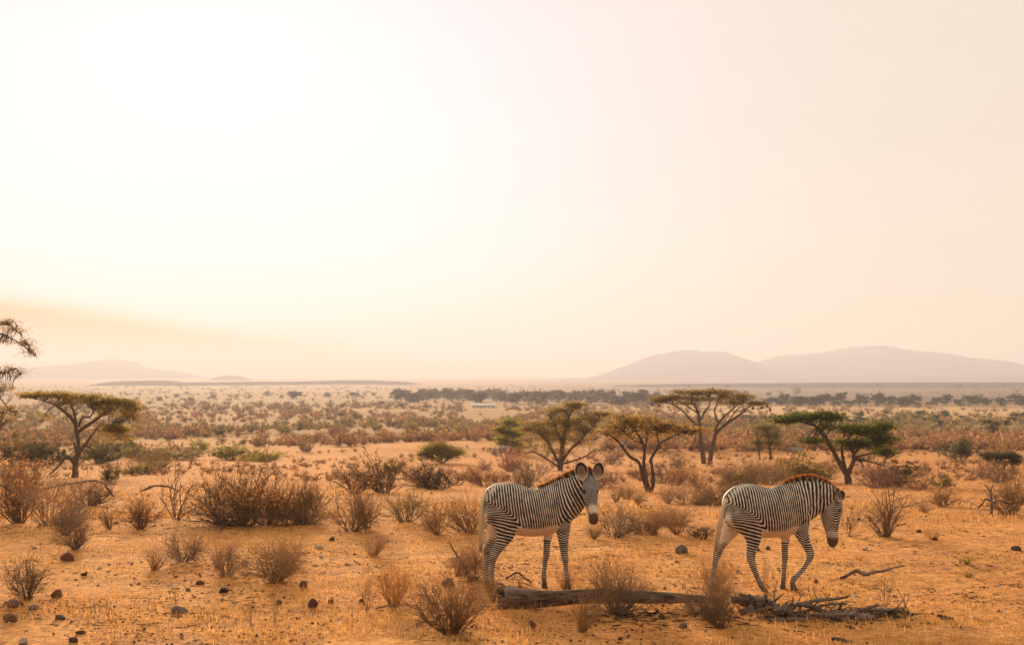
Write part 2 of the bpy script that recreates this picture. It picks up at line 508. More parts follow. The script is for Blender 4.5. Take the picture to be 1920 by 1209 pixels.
def plain_material(name, col, rough=0.8, spec=0.2):
    m, nt, p = new_mat(name)
    nt.links.new(mix(nt, noise(nt, coords(nt), 30.0, 3, 0.6), [c * 0.7 for c in col], [min(1, c * 1.25) for c in col]), p.inputs['Base Color'])
    p.inputs['Roughness'].default_value = rough; p.inputs['Specular IOR Level'].default_value = spec
    return m

COAT = coat_material()
MANE = hair_material('mane_hair', (0.022, 0.014, 0.012), (0.40, 0.14, 0.035))
TAIL = hair_material('tail_hair', (0.66, 0.54, 0.42), (0.74, 0.50, 0.26))
TUFT = hair_material('tail_tuft_hair', (0.66, 0.50, 0.33), (0.16, 0.08, 0.04))
HOOF = plain_material('hoof_horn', (0.050, 0.036, 0.030), 0.6, 0.3)
EYE = plain_material('eye_wet', (0.012, 0.009, 0.008), 0.12, 0.6)

def ear_material():
    m, nt, p = new_mat('ear_fur')
    v, up, back = attr(nt, 'v'), attr(nt, 'up'), attr(nt, 'back')
    col = ramp(nt, v, [(0.0, (0.16, 0.095, 0.075)), (0.55, (0.24, 0.16, 0.13)), (0.74, (0.018, 0.013, 0.012)), (0.88, (0.018, 0.013, 0.012)), (0.95, (0.70, 0.60, 0.50))])
    low = ramp(nt, v, [(0.0, (0.18, 0.11, 0.08)), (0.7, (0.34, 0.24, 0.18)), (1.0, (0.56, 0.44, 0.34))])
    col = mix(nt, up, low, col)
    col = mix(nt, back, col, mix(nt, up, (0.55, 0.46, 0.40), (0.05, 0.035, 0.03)))
    nt.links.new(col, p.inputs['Base Color'])
    return m
EAR = ear_material()

def loft(mb, sec, side=(0, 1, 0), sides=18):
    """Closed tube of elliptic sections: rows of x, y, z, half height in the plane of the path, half width across it."""
    S = spline(sec, max(14, len(sec) * 4))
    P, a, b = S[:, :3], np.abs(S[:, 3]), np.abs(S[:, 4])
    T = np.gradient(P, axis=0); T /= np.linalg.norm(T, axis=1, keepdims=True)
    sd = np.asarray(side, float)
    B = sd - T * (T @ sd)[:, None]; B /= np.linalg.norm(B, axis=1, keepdims=True)
    Nn = np.cross(B, T)
    # round caps
    P = np.vstack([P[0] - T[0] * a[0] * 0.4, P, P[-1] + T[-1] * min(a[-1], b[-1]) * 0.5])
    a = np.concatenate([[a[0] * 0.55], a, [a[-1] * 0.6]]); b = np.concatenate([[b[0] * 0.55], b, [b[-1] * 0.6]])
    Nn = np.vstack([Nn[:1], Nn, Nn[-1:]]); B = np.vstack([B[:1], B, B[-1:]])
    t = np.linspace(0, 2 * math.pi, sides, endpoint=False)
    V = P[:, None] + np.cos(t)[None, :, None] * (a[:, None] * Nn)[:, None] + np.sin(t)[None, :, None] * (b[:, None] * B)[:, None]
    n = len(P); i = np.arange(n - 1)[:, None] * sides; j = np.arange(sides)[None]; k = (j + 1) % sides
    F = np.stack([i + j, i + k, i + sides + k, i + sides + j], -1).reshape(-1, 4)
    V = np.concatenate([V.reshape(-1, 3), P[:1], P[-1:]])
    base = mb.n
    mb.add(V, F)
    c0, c1 = n * sides, n * sides + 1
    jj = np.arange(sides); kk = (jj + 1) % sides; o = (n - 1) * sides
    mb.f.append(np.stack([np.full(sides, c0), kk, jj], -1) + base)
    mb.f.append(np.stack([np.full(sides, c1), o + jj, o + kk], -1) + base)
    return S

def remeshed(mb, voxel, iters):
    me = mb.mesh('tmp')
    o = link('tmp', me)
    r = o.modifiers.new('r', 'REMESH'); r.mode = 'VOXEL'; r.voxel_size = voxel; r.use_smooth_shade = True
    s = o.modifiers.new('s', 'SMOOTH'); s.factor = 0.5; s.iterations = iters
    dg = bpy.context.evaluated_depsgraph_get()
    out = bpy.data.meshes.new_from_object(o.evaluated_get(dg))
    bpy.data.objects.remove(o); bpy.data.meshes.remove(me)
    return out

def sst(x, a, b):
    t = np.clip((x - a) / (b - a), 0, 1)
    return t * t * (3 - 2 * t)

def make_zebra(spec, label, group):
    ox, oy = spec['origin']
    yaw = spec.get('yaw', 0.0)
    kx, ty = 1 / math.cos(yaw), math.tan(yaw)
    def L(px, py, y=0.0): return ((px - ox) / PXM * kx + y * ty, (oy - py) / PXM)
    def sec(rows, y0=None):
        out = []
        for q in rows:
            if y0 is None: px, py, a, b, y = q if len(q) == 5 else (*q, 0.0)
            else:
                px, py, a = q[:3]; b = q[3] if len(q) > 3 else a / PXM * 0.92; y = y0
            x, z = L(px, py, y)
            out.append((x, y, z, a / PXM, b))
        return out
    root = thing('zebra', label, 'zebra', spec['at'], yaw, group)
    mb = MB(); parts = {}
    trunk = [((q[0]), (q[1] + q[2]) / 2, (q[2] - q[1]) / 2, q[3]) for q in spec['trunk']]
    parts['trunk'] = loft(mb, sec(trunk), sides=24)
    parts['neck'] = loft(mb, sec(spec['neck']), sides=20)
    hsec = []
    for px, py, a, b, y in spec['head']:
        x, z = L(px, py, y); hsec.append((x, y, z, a, b))
    parts['head'] = loft(mb, hsec, side=spec['head_side'], sides=20)
    for nm in ('front_near', 'front_far', 'hind_near', 'hind_far'):
        y0 = spec['leg_y'][nm]
        parts[nm] = loft(mb, sec(spec[nm], y0), sides=14)
    me = remeshed(mb, 0.0115, 5)
    nv = len(me.vertices)
    V = np.zeros(nv * 3); me.vertices.foreach_get('co', V); V = V.reshape(-1, 3)
    NN = np.zeros(nv * 3); me.vertices.foreach_get('normal', NN); NN = NN.reshape(-1, 3)
    x, y, z = V.T
    # muscle relief: shoulder blade, hollow behind it, flank, ribs, haunch
    def blob(px, py, rx, rz):
        cx, cz_ = L(px, py)
        return np.exp(-(((x - cx) / rx) ** 2 + ((z - cz_) / rz) ** 2))
    sx, sz = spec['front_near'][0][:2]
    k0, k1 = spec['flank']
    relief = 0.020 * blob(sx + 4, sz - 24, 0.10, 0.22) - 0.020 * blob(sx - 17, sz - 8, 0.07, 0.22) - 0.022 * blob(k0 + 3, k1 - 18, 0.08, 0.13) + 0.014 * blob(k0 - 26, k1 - 42, 0.13, 0.15) - 0.012 * blob(k0 - 38, k1 - 6, 0.05, 0.12)
    relief += 0.0035 * np.sin((x + 0.25 * z) * 2 * math.pi / 0.085) * blob(sx - 38, sz + 2, 0.20, 0.13)
    relief += 0.006 * fbm(x * 6 + 3, z * 6 + y * 4, 55, 2) * sst(z, 0.5, 0.8)
    V = V + NN * (relief * sst(np.abs(NN[:, 1]), 0.2, 0.7))[:, None]
    me.vertices.foreach_set('co', V.ravel()); me.update()
    x, y, z = V.T
    # membership of every vertex in trunk, neck, head and legs
    names = list(parts)
    D = np.zeros((nv, len(names)))
    for i, nm in enumerate(names):
        S = parts[nm]
        d = np.full(nv, 9.0)
        for q in S:
            r = max(0.03, (q[3] + q[4]) / 2)
            d = np.minimum(d, np.linalg.norm(V - q[:3], axis=1) / r)
        D[:, i] = d
    W = np.exp(-(D - D.min(1, keepdims=True)) * 7.0); W /= W.sum(1, keepdims=True)
    w = {nm: W[:, i] for i, nm in enumerate(names)}
    # stripe phase: upright on barrel and neck, lying on haunch and legs, the two sets meeting in chevrons
    fx, fz = L(*spec['flank'])
    nx0, _ = L(spec['neck_from'], 0)
    tn = sst(x, nx0 - 0.12, nx0 + 0.22)
    s = x + spec['neck_tilt'] * tn * (z - L(0, spec['neck'][1][1])[1]) + 0.05 * np.sin((z - 0.9) * 4)
    xs = np.linspace(-1.5, 2.0, 700)
    per = 0.029 + 0.007 * (1 - sst(xs, fx + 0.05, fx + 0.35)) + spec['neck_period'] * sst(xs, nx0 - 0.06, nx0 + 0.14) - 0.012 * sst(xs, nx0 + 0.3, nx0 + 0.55)
    cum = np.concatenate([[0], np.cumsum(2 * math.pi / per[:-1] * np.diff(xs))])
    A = -(np.interp(s, xs, cum) - np.interp(fx, xs, cum))
    zs = np.linspace(-0.9, 2.4, 700)
    pz = 0.026 + 0.024 * sst(zs, 0.40, 0.72) - 0.022 * sst(zs, 0.85, 1.12)
    cz = np.concatenate([[0], np.cumsum(2 * math.pi / pz[:-1] * np.diff(zs))])
    zz = z + (x - fx) * (0.28 - 0.45 * sst(z, 0.85, 1.25)) + 0.25 * np.clip(x - fx + 0.05, 0, 0.2)
    B = np.interp(zz, zs, cz) - np.interp(fz, zs, cz)
    kk = 2.5
    mn = np.minimum(A, B)
    body = mn - kk * np.log1p(np.exp(-np.abs(A - B) / kk))
    wl_ = w['front_near'] + w['front_far']
    pf = 0.025 + 0.004 * sst(zs, 0.35, 0.8)
    cf = np.concatenate([[0], np.cumsum(2 * math.pi / pf[:-1] * np.diff(zs))])
    lx, _ = L(spec['front_near'][0][0], 0)
    F = np.interp(z - 0.9 * np.abs(x - lx) * sst(z, 0.6, 0.85), zs, cf)
    wl_ = sst(wl_, 0.30, 0.70)
    wh = sst(w['head'], 0.4, 0.6)
    hs = parts['head']
    ax = hs[-1, :3] - hs[0, :3]; ax = ax / np.linalg.norm(ax)
    rel = V - hs[0, :3]
    along = rel @ ax
    across = np.linalg.norm(rel - along[:, None] * ax, axis=1)
    H = 2 * math.pi * (along * 0.8 + 1.1 * across) / 0.021
    phase = body
    phase2 = np.where(wh > wl_, H, F)
    limb = np.maximum(wh, wl_)
    # bare pale skin: belly, inside of the legs
    stripe = np.ones(nv)
    bz = np.interp(x, [L(q[0], 0)[0] for q in spec['belly']], [L(0, q[1])[1] for q in spec['belly']])
    legw = sum(w[k] for k in ('front_near', 'front_far', 'hind_near', 'hind_far'))
    bel = 1 - sst(z, bz - 0.03, bz + 0.035)
    bel = bel * (1 - sst(legw, 0.3, 0.7))
    inner = np.zeros(nv)
    for nm in ('front_near', 'front_far', 'hind_near', 'hind_far'):
        sgn = np.sign(spec['leg_y'][nm])
        inn = sst(-NN[:, 1] * sgn, 0.15, 0.6) * sst(z, 0.60, 0.72) * sst(w[nm], 0.3, 0.6)
        inner = np.maximum(inner, inn)
    tx, tz = L(*spec['tail'][0][:2])
    tl_ = spline([L(q[0], q[1]) for q in spec['rump_line']], 40)
    dl = np.min(np.hypot(x[:, None] - tl_[None, :, 0], z[:, None] - tl_[None, :, 1]), axis=1)
    rump = 1 - sst(dl, 0.0, 0.05)
    rl = np.array(sorted((L(q[0], q[1])[1], L(q[0], q[1])[0]) for q in spec['rear_line']))
    rear = (1 - sst(x - np.interp(z, rl[:, 0], rl[:, 1]), -0.085, -0.01)) * sst(z, 0.60, 0.72)
    stripe *= (1 - bel) * (1 - inner) * (1 - 0.45 * rump) * (1 - rear)
    warm = np.clip(bel * 0.75 + inner * 0.6, 0, 1)
    dorsal = (1 - sst(np.abs(y + 0.012), 0.030, 0.046)) * sst(NN[:, 2] - NN[:, 0], 0.2, 0.6) * (1 - sst(x, nx0 - 0.1, nx0)) * sst(z, 0.85, 0.95)
    cleft = (1 - sst(np.abs(y), 0.030, 0.055)) * sst(-NN[:, 0], 0.0, 0.3) * (1 - sst(x, tx + 0.08, tx + 0.14)) * sst(z, 0.70, 0.80)  # black midline between the buttocks, its shadow line painted into the coat
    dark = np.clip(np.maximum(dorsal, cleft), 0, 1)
    for ex, ey, ez, er in spec.get('dark', ()):
        q = np.array([L(ex, ez, ey)[0], ey, L(ex, ez)[1]])
        dark = np.maximum(dark, 1 - sst(np.linalg.norm(V - q, axis=1), er * 0.6, er * 1.1))
    dark *= 1
    dark = np.maximum(dark, 0.75 * (1 - sst(z, 0.04, 0.16)) * legw)
    hl = np.linalg.norm(hs[-1, :3] - hs[0, :3])
    t = along / hl
    muz = wh * sst(t, 0.80, 0.88)
    white_p = wh * sst(t, 0.68, 0.72) * (1 - sst(t, 0.79, 0.85))
    face = spec.get('face')
    grey = np.zeros(nv)
    if face is not None:
        fr = sst(NN @ np.array(face), 0.35, 0.62) * wh
        grey = fr * (1 - sst(t, 0.66, 0.71)) * sst(t, 0.0, 0.1)
        stripe *= 1 - white_p * sst(NN @ np.array(face), 0.1, 0.5)
        side_low = sst(t, 0.62, 0.7) * fr
        stripe *= 1 - side_low
    else:
        stripe *= 1 - 0.3 * white_p
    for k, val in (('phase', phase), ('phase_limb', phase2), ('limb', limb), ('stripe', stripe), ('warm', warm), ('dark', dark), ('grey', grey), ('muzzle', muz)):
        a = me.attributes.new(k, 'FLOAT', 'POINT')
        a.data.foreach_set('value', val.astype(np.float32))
    me.materials.clear(); me.materials.append(COAT)
    me.name = 'body'
    link('body', me, root)
    # mane: a stiff brush of hair along the crest
    rng = np.random.default_rng(7)
    mm = MB()
    C = spline([(L(px, py)[0], L(px, py)[1], h / PXM, yy) for px, py, h, yy in spec['mane']], 240)
    Q = np.stack([C[:, 0], C[:, 3], C[:, 1]], -1)
    T = np.gradient(Q, axis=0); T /= np.linalg.norm(T, axis=1, keepdims=True)
    up = np.cross(np.cross(T, [0, 0, 1.0]), T) ; up /= np.linalg.norm(up, axis=1, keepdims=True)
    for i in range(len(Q)):
        for _ in range(10):
            b = Q[i] + np.array([rng.normal(0, 0.006), rng.normal(0, 0.013), 0]) - up[i] * 0.03
            d = up[i] + T[i] * rng.normal(-0.18, 0.22) + np.array([0, rng.normal(0, 0.16), 0])
            h = (C[i, 2] + 0.03) * rng.uniform(0.6, 1.18)
            wv = np.array([0.005, rng.normal(0, 0.004), 0])
            m1, tip = b + d * h * 0.55, b + d * h
            mm.add([b - wv, b + wv, m1 + wv * 0.9, m1 - wv * 0.9, tip + wv * 0.2, tip - wv * 0.2], [[0, 1, 2, 3], [3, 2, 4, 5]], tip=[0, 0, 0.15, 0.15, 1, 1], band=np.full(6, float(math.sin(i / 240 * spec['mane_bands'] * 2 * math.pi) > 0.15)))
    mm.build('mane', MANE, root)
    # ears: furry cups
    for px, py, y0, hw, hh, tilt, face_dir, deep in spec['ears']:
        eb = MB()
        nu, nvv = 28, 9
        fd = np.array(face_dir, float); fd /= np.linalg.norm(fd)
        upv = np.array([math.sin(tilt), 0, math.cos(tilt)]); upv -= fd * upv.dot(fd); upv /= np.linalg.norm(upv)
        rt = np.cross(upv, fd)
        cx, cz_ = L(px, py, y0); c = np.array([cx, y0, cz_])
        for back in (0, 1):
            vv = np.linspace(0, 1, nvv)[:, None]; uu = np.linspace(0, 2 * math.pi, nu, endpoint=False)[None]
            sx = np.sin(uu) * vv; sz = np.cos(uu) * vv
            taper = np.where(sz < 0, 1 - 0.30 * sz * sz, 1 - 0.02 * sz)
            dep = -deep * (1 - vv ** 2.2) * np.ones_like(uu) - 0.011 * back
            P3 = c + (sx * taper * hw / PXM)[..., None] * rt + (sz * hh / PXM)[..., None] * upv + dep[..., None] * fd
            i = np.arange(nvv - 1)[:, None] * nu; j = np.arange(nu)[None]; k2 = (j + 1) % nu
            Fq = np.stack([i + j, i + nu + j, i + nu + k2, i + k2], -1).reshape(-1, 4)
            if back: Fq = Fq[:, ::-1]
            eb.add(P3.reshape(-1, 3), Fq, v=(vv * np.ones_like(uu)).ravel(), up=sst(sz, -0.55, 0.05).ravel(), back=np.full(nu * nvv, float(back)))
        n0 = (nvv - 1) * nu; j = np.arange(nu); k2 = (j + 1) % nu
        eb.f.append(np.stack([n0 + j, n0 + j + nu * nvv, n0 + k2 + nu * nvv, n0 + k2], -1))
        e = eb.build('ear', EAR, root)
        # hair along the rim and inside
        fb = MB()
        for q in range(90):
            u = rng.uniform(0, 2 * math.pi)
            sx, sz = math.sin(u), math.cos(u)
            tp = (1 - 0.42 * sz * sz) if sz < 0 else (1 - 0.10 * sz)
            b0 = c + sx * tp * hw / PXM * rt + sz * hh / PXM * upv
            d = (sx * rt + sz * upv) * 0.4 - rt * sx * 0.6 + fd * 0.3 + rng.normal(0, 0.3, 3)
            tip = b0 + d * rng.uniform(0.008, 0.018)
            fb.add([b0 - rt * 0.0018, b0 + rt * 0.0018, tip], [[0, 1, 2]], tip=[0, 0, 0.3])
        fb.build('ear_fringe', TAIL, e)['kind'] = 'stuff'
    for px, py, y0, r in spec['eyes']:
        cx, cz_ = L(px, py, y0)
        sb = MB(); tt = np.linspace(0, math.pi, 9); uu = np.linspace(0, 2 * math.pi, 14, endpoint=False)
        P3 = np.stack([np.sin(tt)[:, None] * np.cos(uu), np.sin(tt)[:, None] * np.sin(uu), np.cos(tt)[:, None] * np.ones(14)], -1) * r + np.array([cx, y0, cz_])
        i = np.arange(8)[:, None] * 14; j = np.arange(14)[None]; k2 = (j + 1) % 14
        sb.add(P3.reshape(-1, 3), np.stack([i + j, i + 14 + j, i + 14 + k2, i + k2], -1).reshape(-1, 4))
        sb.build('eye', EYE, root)
    # tail with tuft
    TS = spline([(L(px, py)[0], L(px, py)[1], a / PXM, yy) for px, py, a, yy in spec['tail']], 40)
    tb = MB()
    nt_ = 26
    tube(tb, np.stack([TS[:nt_, 0], TS[:nt_, 3], TS[:nt_, 1]], -1), TS[:nt_, 2], 10, tip=np.repeat(np.linspace(0, 0.4, nt_), 10))
    tl = tb.build('tail', TAIL, root)
    fb = MB()
    for q in range(420):
        i0 = rng.integers(8, 27)
        p0 = np.array([TS[i0, 0], TS[i0, 3], TS[i0, 1]]) + rng.normal(0, 0.008, 3)
        i1 = min(39, i0 + rng.integers(9, 20))
        p2 = np.array([TS[i1, 0], TS[i1, 3], TS[i1, 1]]) + rng.normal(0, 0.015, 3) * np.array([1, 1, 0.6])
        p1 = (p0 + p2) / 2 + rng.normal(0, 0.010, 3)
        wv = np.array([0.004, 0, 0])
        g0, g1 = i0 / 39, i1 / 39
        fb.add([p0 - wv, p0 + wv, p1 + wv, p1 - wv, p2], [[0, 1, 2, 3]], tip=[0, 0, 0.1, 0.1, sst(np.array(g1), 0.80, 1.0)])
        fb.f.append(np.array([[3, 2, 4]]) + fb.n - 5)
    fb.build('tail_tuft', TUFT, tl)
    # hooves
    for nm in ('front_near', 'front_far', 'hind_near', 'hind_far'):
        q = spec[nm][-1]; q0 = spec[nm][-2]
        cx, cz_ = L(q[0], q[1], spec['leg_y'][nm]); c0x, c0z = L(q0[0], q0[1], spec['leg_y'][nm])
        top = np.array([c0x, spec['leg_y'][nm], c0z]) * 0.45 + np.array([cx, spec['leg_y'][nm], cz_]) * 0.55
        bot = np.array([cx, spec['leg_y'][nm], cz_]); dr = bot - top; dr /= np.linalg.norm(dr)
        hb = MB()
        Pp = np.stack([top - dr * 0.012, top + dr * 0.005, top + dr * 0.02, bot + dr * 0.012, bot + dr * 0.022])
        tube(hb, Pp, [0.026, 0.036, 0.042, 0.050, 0.048], 12)
        hb.build('hoof', HOOF, root)
    return root

def on_ground(px, py, dz=0.0):
    q = at(px, py)
    return (q.x, q.y, q.z + dz)

LEGY = dict(front_near=-0.115, front_far=0.125, hind_near=-0.125, hind_far=0.135)
def hd(rows): return rows

ZL = atd(985, 1105, 20.0); ZL.z = gz(ZL.x, ZL.y)
zebra_watching = make_zebra(dict(
    origin=(985, 1105), at=ZL, yaw=R(9),
    trunk=[(913, 938, 976, .12), (918, 924, 988, .19), (928, 912, 996, .25), (945, 907.5, 999, .27), (965, 911, 1002, .275), (985, 918, 1008, .295), (1005, 920.5, 1009, .30), (1025, 916, 1005, .29), (1045, 911, 999, .255), (1060, 914, 995, .22), (1071, 930, 991, .16), (1077, 945, 984, .10)],
    neck=[(1040, 952, 43, .20, 0), (1060, 939, 41, .165, 0), (1077, 927, 34, .13, -.03), (1090, 914, 25, .105, -.06), (1099, 905, 17, .09, -.09)],
    head=[(1104.5, 901, .085, .098, -.06), (1105, 912, .115, .118, -.13), (1105.5, 926, .120, .112, -.21), (1107, 941, .100, .088, -.275), (1108.6, 954, .080, .070, -.325), (1109.8, 964, .072, .064, -.36), (1110.6, 973, .066, .070, -.385), (1111, 980, .042, .055, -.395)],
    head_side=(1, 0.15, 0), face=(0.10, -0.90, 0.42),
    front_near=[(1054, 972, 18, .10), (1055, 992, 14.5, .085), (1055.5, 1006, 11.5, .07), (1056.5, 1028, 8, .052), (1058, 1044, 7.2), (1059, 1050, 6.8), (1060, 1060, 5), (1061.5, 1078, 4.6), (1062.5, 1087, 5.6), (1063.5, 1094, 4.8), (1064.5, 1100, 5.8), (1065, 1105, 6)],
    front_far=[(1038, 978, 15, .09), (1030, 1000, 10.5, .07), (1027, 1016, 8, .055), (1025.5, 1030, 6.6), (1025, 1045, 6.6), (1023, 1056, 5), (1020.5, 1076, 4.6), (1020, 1087, 5.4), (1020.5, 1094, 4.6), (1021, 1100, 5.6), (1021, 1105, 5.8)],
    hind_near=[(940, 955, 36, .13), (949, 980, 27, .115), (948, 1000, 19, .09), (941, 1016, 13, .07), (933, 1028, 10, .056), (928, 1038, 9, .05), (924.5, 1050, 6.4, .04), (922.8, 1066, 5, .036), (922, 1080, 5), (922.4, 1087, 5.8), (923.4, 1094, 4.9), (924.6, 1100, 5.8), (925.5, 1105, 6.2)],
    hind_far=[(934, 962, 23, .11), (929, 988, 17, .095), (923, 1010, 11, .065), (918, 1024, 8.5, .052), (914, 1036, 8.2, .047), (912.6, 1050, 5.6, .038), (912, 1075, 4.7), (912, 1086, 5.5), (913, 1094, 4.7), (914, 1100, 5.6), (914.6, 1105, 6)],
    leg_y=LEGY, flank=(971, 986), neck_from=1050, neck_tilt=0.55, neck_period=0.026, mane_bands=10,
    rump_line=[(948, 907), (930, 911), (919, 922), (912, 936)], rear_line=[(914, 920), (912, 950), (917, 975), (924, 1000), (925, 1020)],
    belly=[(900, 1010), (955, 990), (985, 992), (1010, 992), (1035, 987), (1060, 985), (1090, 1100)],
    mane=[(1012, 917, 4, 0), (1024, 915, 5, 0), (1040, 909, 7, 0), (1058, 901, 8, 0), (1076, 893, 8, 0), (1091, 890, 6, -.01), (1101, 891, 11, -.06), (1106, 897, 9, -.10)],
    ears=[(1089.5, 886.5, -.19, 12.6, 18, -.16, (-.12, -1, .12), .045), (1122, 887, -.16, 12.2, 17.5, .24, (.25, -1, .1), .045)],
    eyes=[(1093.2, 923, -.272, .023), (1117.8, 923, -.272, .023)],
    dark=[(1093.0, -.280, 923, .042), (1118.2, -.280, 923, .042), (1105, -.45, 971, .020), (1116, -.45, 971, .020)],
    tail=[(913, 924, 3.6, -.01), (906, 936, 4.0, -.05), (902, 952, 3.8, -.07), (902, 975, 3.2, -.07), (902, 1000, 2.8, -.06), (901.5, 1020, 2.5, -.05), (900.5, 1038, 2, -.05)],
), 'zebra standing side-on with its face and big round ears turned to the camera', 'zebras standing by the fallen log')

ZR = atd(1425, 1105, 20.0); ZR.z = gz(ZR.x, ZR.y)
zebra_walking = make_zebra(dict(
    origin=(1425, 1105), at=ZR, yaw=R(11),
    trunk=[(1364, 944, 982, .12), (1369, 929, 992, .19), (1379, 915, 998, .25), (1392, 906.5, 1001, .272), (1405, 905.5, 1003, .28), (1427, 911, 1006, .29), (1450, 914.5, 1007, .30), (1475, 907, 1004, .285), (1495, 903, 998, .25), (1508, 911, 990, .20), (1517, 927, 983, .13), (1522, 942, 976, .08)],
    neck=[(1490, 946, 44, .20, 0), (1514, 938.5, 39, .155, 0), (1536, 932.5, 32, .12, 0), (1554, 931.5, 26, .10, 0), (1567, 935, 19, .09, 0)],
    head=[(1567, 931, .115, .090, 0), (1566, 947, .155, .108, 0), (1564, 964, .155, .104, 0), (1564, 980, .125, .080, 0), (1565.5, 996, .096, .062, 0), (1566.5, 1008, .086, .062, 0), (1567, 1017, .080, .064, 0), (1567, 1024, .05, .045, 0)],
    head_side=(0, 1, 0),
    front_near=[(1499, 966, 21, .11), (1501, 986, 16.5, .09), (1504, 1000, 13, .075), (1511, 1016, 9.6, .056), (1517.5, 1030, 8), (1519.5, 1040, 7.6), (1514.5, 1051, 5.6), (1505, 1064, 4.9), (1496, 1074, 5), (1488.5, 1081, 5.8), (1484.5, 1088, 4.9), (1486, 1096, 5.8), (1488.5, 1103, 6)],
    front_far=[(1488, 976, 15, .09), (1480, 1000, 10, .07), (1477, 1018, 7.6, .052), (1476.5, 1034, 6.5), (1477, 1046, 6.5), (1476, 1057, 5), (1474.5, 1076, 4.5), (1474, 1086, 5.3), (1473, 1093, 4.6), (1472.5, 1099, 5.6), (1472.5, 1104.5, 6)],
    hind_near=[(1388, 953, 38, .13), (1402, 978, 28, .115), (1409, 998, 19, .09), (1409, 1014, 13, .07), (1406, 1028, 10, .056), (1404.5, 1040, 9, .05), (1408, 1054, 6.6, .04), (1414, 1070, 5.4, .037), (1420, 1084, 5.2), (1424.5, 1092, 5.8), (1428, 1098, 5), (1431, 1103, 6), (1432.5, 1106, 6.2)],
    hind_far=[(1384, 962, 24, .11), (1375, 988, 18, .095), (1362, 1007, 12.5, .068), (1352, 1022, 9.4, .054), (1346.5, 1035, 8.8, .048), (1343, 1048, 6.2, .04), (1339.5, 1066, 5), (1337.5, 1080, 5), (1337.5, 1087, 5.6), (1339, 1094, 4.8), (1341, 1100, 5.8), (1342.5, 1105, 6)],
    leg_y=LEGY, flank=(1427, 988), neck_from=1498, neck_tilt=-0.05, neck_period=0.028, mane_bands=11,
    rump_line=[(1404, 905), (1386, 909), (1371, 921), (1361, 936)], rear_line=[(1365, 920), (1362, 950), (1369, 975), (1381, 1000), (1382, 1020)],
    belly=[(1350, 1010), (1415, 990), (1440, 993), (1460, 993), (1485, 984), (1500, 984), (1520, 1100)],
    mane=[(1474, 907, 4, 0), (1486, 903, 6, 0), (1503, 900, 8, 0), (1522, 899, 9, 0), (1537, 902, 9, 0), (1552, 908, 9, 0), (1566, 917, 7, 0), (1577, 925, 7, 0)],
    ears=[(1581, 930, -.11, 9.5, 11.5, .55, (.25, -1, .05), .045), (1584, 931, .09, 9, 11, .6, (.6, .8, .05), .04)],
    eyes=[(1579, 957, -.085, .019), (1579, 957, .085, .019)],
    dark=[(1579, -.09, 957, .034), (1577, -.06, 1013, .016), (1577, .06, 1013, .016)],
    tail=[(1364, 928, 3.8, -.01), (1356, 941, 4.2, -.05), (1350, 958, 3.8, -.06), (1346.5, 978, 3.2, -.06), (1344, 1000, 2.8, -.03), (1341, 1018, 2.4, -.03), (1338.5, 1033, 2, -.03)],
), 'zebra walking with its head lowered and one foreleg lifted', 'zebras standing by the fallen log')

# ------------------------------------------------------------------ plants: materials
def leaf_material(name, trans=0.45):
    m, nt, p = new_mat(name)
    info = nt.nodes.new('ShaderNodeObjectInfo')
    t = attr(nt, 'tint')
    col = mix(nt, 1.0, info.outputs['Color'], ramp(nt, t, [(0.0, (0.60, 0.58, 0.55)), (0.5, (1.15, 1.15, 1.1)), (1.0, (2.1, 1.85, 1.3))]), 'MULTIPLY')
    nt.links.new(col, p.inputs['Base Color'])
    p.inputs['Roughness'].default_value = 0.75
    tr = nt.nodes.new('ShaderNodeBsdfTranslucent'); nt.links.new(col, tr.inputs['Color'])
    mx = nt.nodes.new('ShaderNodeMixShader'); mx.inputs[0].default_value = trans
    nt.links.new(p.outputs[0], mx.inputs[1]); nt.links.new(tr.outputs[0], mx.inputs[2])
    out = [n for n in nt.nodes if n.type == 'OUTPUT_MATERIAL'][0]
    nt.links.new(mx.outputs[0], out.inputs['Surface'])
    return m

def bark_material(name, dark, pale, scale=14.0):
    m, nt, p = new_mat(name)
    pos = coords(nt)
    mp = N(nt, 'ShaderNodeMapping'); mp.inputs['Scale'].default_value = (1.0, 1.0, 0.3); nt.links.new(pos, mp.inputs['Vector'])
    f = noise(nt, mp.outputs[0], scale, 5, 0.7)
    nt.links.new(mix(nt, ramp(nt, f, [(0.35, 0.0), (0.65, 1.0)]), dark, pale), p.inputs['Base Color'])
    p.inputs['Roughness'].default_value = 0.95
    bump(nt, p, f, 0.8, 0.03)
    return m

LEAF = leaf_material('acacia_leaf', 0.62)
TWIG = leaf_material('dry_twig', 0.2)
BARK = bark_material('acacia_bark', (0.060, 0.040, 0.030), (0.150, 0.100, 0.075))

